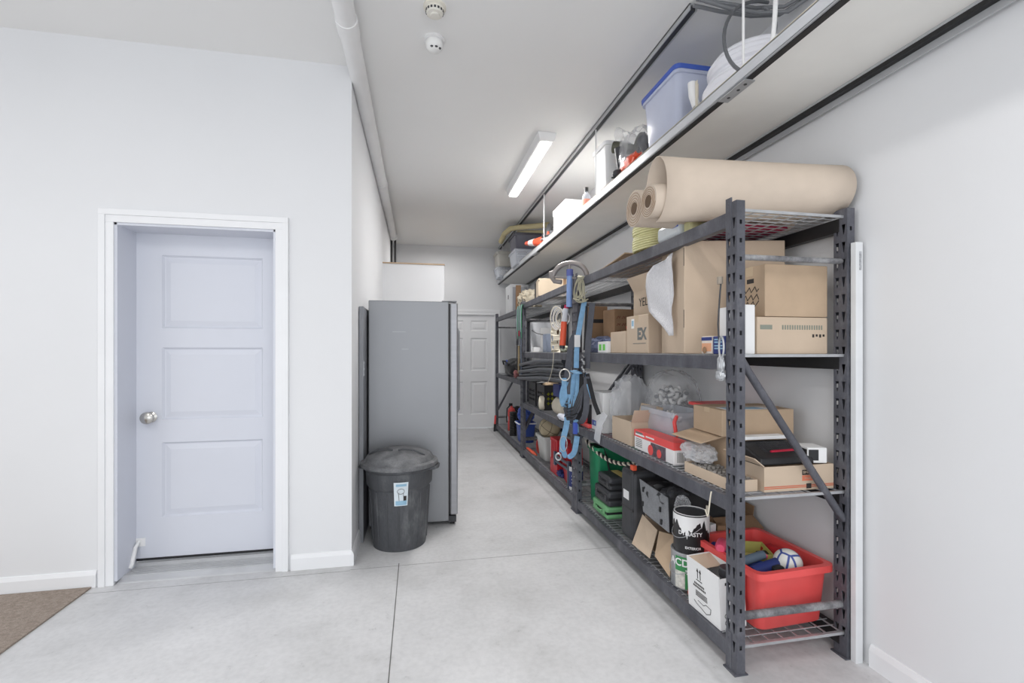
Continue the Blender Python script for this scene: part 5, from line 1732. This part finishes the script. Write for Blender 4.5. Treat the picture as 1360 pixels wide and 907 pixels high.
crate('black lattice milk crate holding a yellow box, nearer of the two', 1.33, 1.63, 4.88, 5.20, T2, .27, m_black)
carton('yellow_box', 'bright yellow box inside the nearer black milk crate', 1.36, 1.58, 4.92, 5.10, T2 + .009, T2 + .22, mat((206, 204, 60), .5, name='bright_yellow'), tape=False, cat='box')
crate('black lattice milk crate, farther of the two on the middle rack', 1.33, 1.63, 5.27, 5.60, T2, .27, m_black)
single(B().blob((1.47, 5.12, T2 + .255), (.1, .07, .03), .3, 4, 3, 91), 'tan_cloth', 'tan crumpled cloth on top of the yellow box in the nearer crate', 'cloth', mat((206, 180, 150), .8, name='tan_cloth'), loc=(1.47, 5.12, T2 + .23), smooth=True)
single(B().blob((1.47, 5.43, T2 + .17), (.12, .13, .1), .3, 4, 3, 92), 'grey_cloth', 'grey bundle filling the farther black milk crate', 'cloth', m_galv, loc=(1.47, 5.43, T2 + .1), smooth=True)
o = carton('blue_box', 'dark blue box printed with pale curves above the cream paper roll', 1.33, 1.46, 4.36, 4.56, T2 + .19, T2 + .31, m_navy, tape=False, cat='box')
B().tube([(-.0, -.1008, .03), (.02, -.1008, .08), (.04, -.1008, .03)], .003, 4).out('pale_print', m_lb, o)
B().box(-.06, .0, -.1008, -.1, .008, .022).out('pale_print', m_lb, o)
o = thing('paper_roll', 'cream paper roll lying on the middle rack, end towards the camera', 'paper roll', (1.40, 4.40, T2 + .094))
b = B()
b.lathe([(.09, -.14), (.092, .14), (.05, .14), (.05, -.14), (.09, -.14)], 28).xf(Matrix.Rotation(PI / 2, 4, 'X'))
b.out('paper', m_cream, o, smooth=True)
b = B().lathe([(.03, -.15), (.03, -.10), (.018, -.10), (.018, -.15), (.03, -.15)], 20).xf(Matrix.Rotation(-PI / 2, 4, 'X') @ Matrix.Rotation(PI, 4, 'X'))
b.xf(Matrix.Translation((-.015, 0, -.02)))
b.out('core', m_paper, o, smooth=True)
o = thing('tape_ring', 'big cream paper ring standing on edge at the middle rack shelf edge', 'ring', (1.325, 4.93, T2 + .078))
B().lathe([(.075, -.03), (.075, .03), (.055, .03), (.055, -.03), (.075, -.03)], 28).xf(Matrix.Rotation(PI / 2, 4, 'Y') @ Matrix.Rotation(.5, 4, 'X')).out('ring', m_cream, o, smooth=True)
single(B().blob((1.32, 4.16, T2 + .028), (.045, .14, .028), .25, 4, 3, 93, flat=T2 + .001), 'white_packet', 'flat white packet at the shelf edge left of the harness', 'packet', mat((222, 226, 240), .4, bump=.6, bscale=30, name='packet_white'), loc=(1.32, 4.16, T2), smooth=True)
# bottom shelf of the middle rack
o = tote('ball_bin', 'square white plastic bin holding the basketball', 1.505, 5.16, S1, .31, .33, .275, mat((214, 216, 214), .5, var=.04, name='dirty_white'), .82)


def bball():
    m = mat((196, 182, 152), .6, var=.08, scale=12, bump=.5, bscale=300, name='worn_leather')
    b = B()
    bmesh.ops.create_uvsphere(b.bm, u_segments=36, v_segments=24, radius=.121)
    o = thing('basketball', 'worn tan basketball with dark seams resting on the square white bin', 'ball', (1.455, 5.12, S1 + .36), rot=(.5, .3, .4))
    b.out('skin', m, o, smooth=True)
    for M_, off in ((Matrix.Identity(4), 0), (Matrix.Rotation(PI / 2, 4, 'X'), 0), (Matrix.Rotation(PI / 2, 4, 'Y'), .06), (Matrix.Rotation(PI / 2, 4, 'Y'), -.06)):
        r_ = math.sqrt(.121 ** 2 - off ** 2)
        B().tube([(r_ * math.cos(i / 40 * 2 * PI), r_ * math.sin(i / 40 * 2 * PI), off) for i in range(40)], .0022, 5, closed=True).xf(M_).out('seam', m_black, o)


bball()
for nm, lb, a in (('red_tray', 'red plastic tray standing tilted right of the basketball bin', (1.33, 1.47, 4.42, 4.66, .215, .46, 0)), ('red_tray', 'second red plastic tray leaning nearer the middle post', (1.36, 1.50, 4.12, 4.38, .19, .44, -8))):
    x0, x1, y0, y1, z0, z1, rz = a
    z0 = S1
    o = carton(nm, lb, x0, x1, y0, y1, z0, z1, mat((196, 30, 44), .4, var=.1, name='deep_red'), tape=False, cat='tray', rz=rz)
    for yy in (-.08, -.02, .05):
        B().box(-(x1 - x0) / 2 - .006, -(x1 - x0) / 2, yy, yy + .022, .14, z1 - z0 - .02).out('rib', mat((196, 30, 44), .4, var=.1, name='deep_red'), o, bevel=.003)
    B().box(-(x1 - x0) / 2 - .007, -(x1 - x0) / 2, yy + .03, yy + .036, .15, z1 - z0 - .03).out('pale_stripe', m_white, o)
o = thing('bar_clamp', 'dark grey double bar clamp lying along the middle rack bottom shelf', 'clamp', (1.322, 4.28, S1 + .16))
B().tube([(0, -.26, .05), (0, .17, .04)], .013, 10).out('bar', mat((84, 92, 106), .4, .4, name='slate_steel'), o, smooth=True)
B().tube([(0, -.26, .0), (0, .17, -.01)], .013, 10).out('bar', mat((84, 92, 106), .4, .4, name='slate_steel'), o, smooth=True)
B().box(-.015, .015, .14, .19, -.05, .08).out('jaw', mat((70, 80, 100), .4, .4, name='slate_jaw'), o, bevel=.005)
B().box(-.015, .015, -.28, -.24, -.16, .08).out('jaw', mat((70, 80, 100), .4, .4, name='slate_jaw'), o, bevel=.005)
o = can('white and navy can right at the foot of the middle post', 1.375, 3.985, S1, .062, .20, m_white, m_galv, handle=False)
can_band(o, .0628, -1.0, 2.0, .03, .165, m_navy)
for z in (.06, .09, .12):
    can_band(o, .0634, .2, 1.0, z, z + .012, m_white, 'printed_line')
single(B().blob((1.385, 4.42, S1 + .035), (.05, .11, .034), .4, 5, 4, 95, flat=S1, sharp=True), 'blue_gloves', 'crumpled navy gloves on the middle rack bottom shelf left of the can', 'gloves', m_navy, loc=(1.385, 4.42, S1), smooth=True)
single(B().tube([(1.33, 5.68, S1 + .02), (1.34, 5.40, S1 + .02), (1.345, 5.28, S1 + .018)], [.016, .02, .008], 10), 'orange_spike', 'orange tapered rod at the front edge left of the basketball bin', 'rod', m_orange, loc=(1.33, 5.5, S1), smooth=True)
single(B().blob((1.60, 5.52, S1 + .2), (.15, .13, .19), .2, 3, 4, 96, flat=S1, sharp=True), 'navy_bag', 'dark navy fabric bag behind the orange tapered rod', 'bag', mat((34, 38, 62), .7, name='dark_navy_cloth'), loc=(1.6, 5.52, S1), smooth=True)
o = thing('hose_bundle', 'small red and black hose bundle left of the basketball bin', 'hose', (1.41, 5.46, S1))
for k_ in range(3):
    B().tube([(.0 + .02 * k_, .07 * math.cos(i / 20 * 2 * PI), .085 + .075 * math.sin(i / 20 * 2 * PI)) for i in range(20)], .0095, 8, closed=True).out('loop', (m_red, m_orange, m_black)[k_], o, smooth=True)

# ------------------------------------------------------------------ far rack contents
o = carton('white_cabinet_box', 'white open-fronted box standing on the far rack top', 1.30, 1.56, 6.62, 7.0, U4, U4 + .40, mat((206, 208, 210), .6, name='grey_white'), tape=False, cat='box')
B().box(-.131, .131, -.192, -.19, .0, .40).out('front_edge', mat((206, 208, 210), .6, name='grey_white'), o)
B().box(-.10, .115, -.1935, -.192, .02, .36).out('inner_panel', mat((158, 160, 166), .6, name='grey_inner'), o)
B().box(-.1318, -.1305, -.05, .0, .20, .26).out('dark_mark', m_ink, o)
o = carton('wood_offcut', 'upright board with a brown face on the far rack top before the white box', 1.34, 1.41, 6.42, 6.45, U4, U4 + .36, m_card3, tape=False, cat='board')
single(B().blob((1.44, 5.98, U4 + .11), (.15, .14, .12), .3, 4, 4, 97, flat=U4, sharp=True), 'canvas_bag', 'crumpled beige canvas bundle on the far rack top', 'cloth', mat((206, 196, 176), .85, bump=.4, name='canvas'), loc=(1.44, 5.98, U4), smooth=True)
o = thing('ratchet_straps', 'bunch of green and pale ratchet straps hanging over the far rack top beam', 'straps', (1.262, 5.83, 1.5))
for k_ in range(9):
    y = -.14 + .036 * k_
    mm = (mat((70, 140, 104), .7, name='green_web'), mat((176, 204, 206), .7, name='pale_web'), m_webg)[k_ % 3]
    ln = (.42, .34, .5)[k_ % 3]
    B().ribbon([(.022, y, .405), (.004, y + .004, .41), (-.006, y + .006, .36), (-.01, y + .012 * math.sin(k_), .2), (-.008, y, .41 - ln)], .03, .004).out('strap', mm, o)
strapk = ((.10, .0, -.06), (.12, .06, -.3), (-.10, -.08, -.3))
B().ribbon([(0, .10, .05), (-.006, .12, -.1), (0, .16, -.25), (.0, .15, -.38)], .045, .005).out('strap', m_webk, o)
B().ribbon([(0, -.12, .12), (-.006, -.10, -.1), (0, -.08, -.25), (.0, -.10, -.46)], .05, .005).out('strap', mat((104, 114, 132), .7, name='slate_web'), o)
B().box(-.02, .0, -.05, -.015, .02, .09).out('ratchet', mat((150, 30, 46), .5, name='dark_red_metal'), o, bevel=.004)
B().tube([(-.004, .02, -.1), (-.004, .03, -.45)], .014, 8).out('brass_rod', mat((150, 134, 106), .5, .3, name='brass_dull'), o, smooth=True)
o = thing('tool_bag', 'rounded black tool bag on the far rack middle shelf', 'bag', (1.42, 6.75, U2))
B().blob((0, 0, .12), (.16, .36, .14), .15, 3, 4, 98, flat=0).out('body', m_black, o, smooth=True)
B().tube([(-.16, -.2, .17), (-.19, -.1, .22), (-.19, .1, .22), (-.16, .2, .17)], .012, 8).out('handle', m_webk, o, smooth=True)
B().box(-.165, -.15, -.06, .0, .14, .24).out('blue_patch', m_blue, o, bevel=.004)
single(B().blob((1.30, 6.22, U2 + .055), (.035, .06, .05), .4, 5, 3, 99), 'red_mallet', 'dull red and grey tool before the black tool bag', 'tool', mat((150, 96, 96), .6, var=.4, scale=40, name='dull_red'), loc=(1.3, 6.22, U2), smooth=True)
o = tote('blue_pail', 'blue pail with a white rim on the far rack bottom shelf', 1.43, 6.22, U1, .22, .26, .27, m_blue, .82)
B().tube([(-.125, .1, .262), (-.125, -.142, .262), (.12, -.142, .262)], .009, 8).out('white_rim', m_white, o, smooth=True)
single(B().blob((1.43, 6.2, U1 + .38), (.10, .11, .10), .3, 4, 4, 100, sharp=True), 'blue_cloth', 'bright blue cloth heaped on the blue pail', 'cloth', m_blue, loc=(1.43, 6.2, U1 + .29), smooth=True)
o = thing('flexible_duct', 'black ribbed flexible duct standing on the far rack bottom shelf', 'duct', (1.36, 6.72, U1))
prof = []
for i in range(30):
    prof.append((.048 if i % 2 else .058, .0 + i * .0118))
B().lathe([(0, 0)] + prof + [(0, .345)], 20).out('duct', m_black, o, smooth=True)
o = thing('fire_extinguisher', 'red fire extinguisher with a black valve on the far rack bottom shelf', 'extinguisher', (1.42, 7.15, U1))
B().lathe([(0, 0), (.055, 0), (.058, .01), (.058, .30), (.045, .34), (.018, .36), (.018, .38), (0, .38)], 24).out('cylinder', m_red, o, smooth=True)
B().box(-.04, .015, -.012, .012, .38, .42).out('valve', m_black, o, bevel=.004)
B().box(-.0595, -.056, -.03, .03, .15, .22).out('label', m_white, o)
B().tube([(-.02, 0, .39), (-.065, .02, .34), (-.072, .02, .2), (-.068, .02, .12)], .009, 8).out('hose', m_black, o, smooth=True)
o = thing('floor_jack_handle', 'red and black hand tool leaning on the far rack end post', 'tool', (1.245, 7.72, 0))
B().tube([(0, 0, .0), (.01, .02, .12)], .018, 10).out('foot', m_black, o, smooth=True)
B().tube([(.01, .02, .12), (.025, .04, .26)], .016, 10).out('grip', m_red, o, smooth=True)
single(B().blob((1.55, 7.4, U1 + .16), (.12, .14, .16), .3, 4, 4, 101, flat=U1, sharp=True), 'black_bag', 'lumpy black bag in the dark corner of the far rack bottom shelf', 'bag', m_black, loc=(1.55, 7.4, U1), smooth=True)
o = thing('wall_outlet', 'white electrical outlet plate on the wall behind the far rack', 'outlet', (XR, 7.55, .52))
B().box(-.006, 0, -.055, .055, -.04, .04).out('plate', m_white, o, bevel=.002)
B().box(-.008, -.006, -.01, .01, -.02, .02).out('socket', m_dark, o)
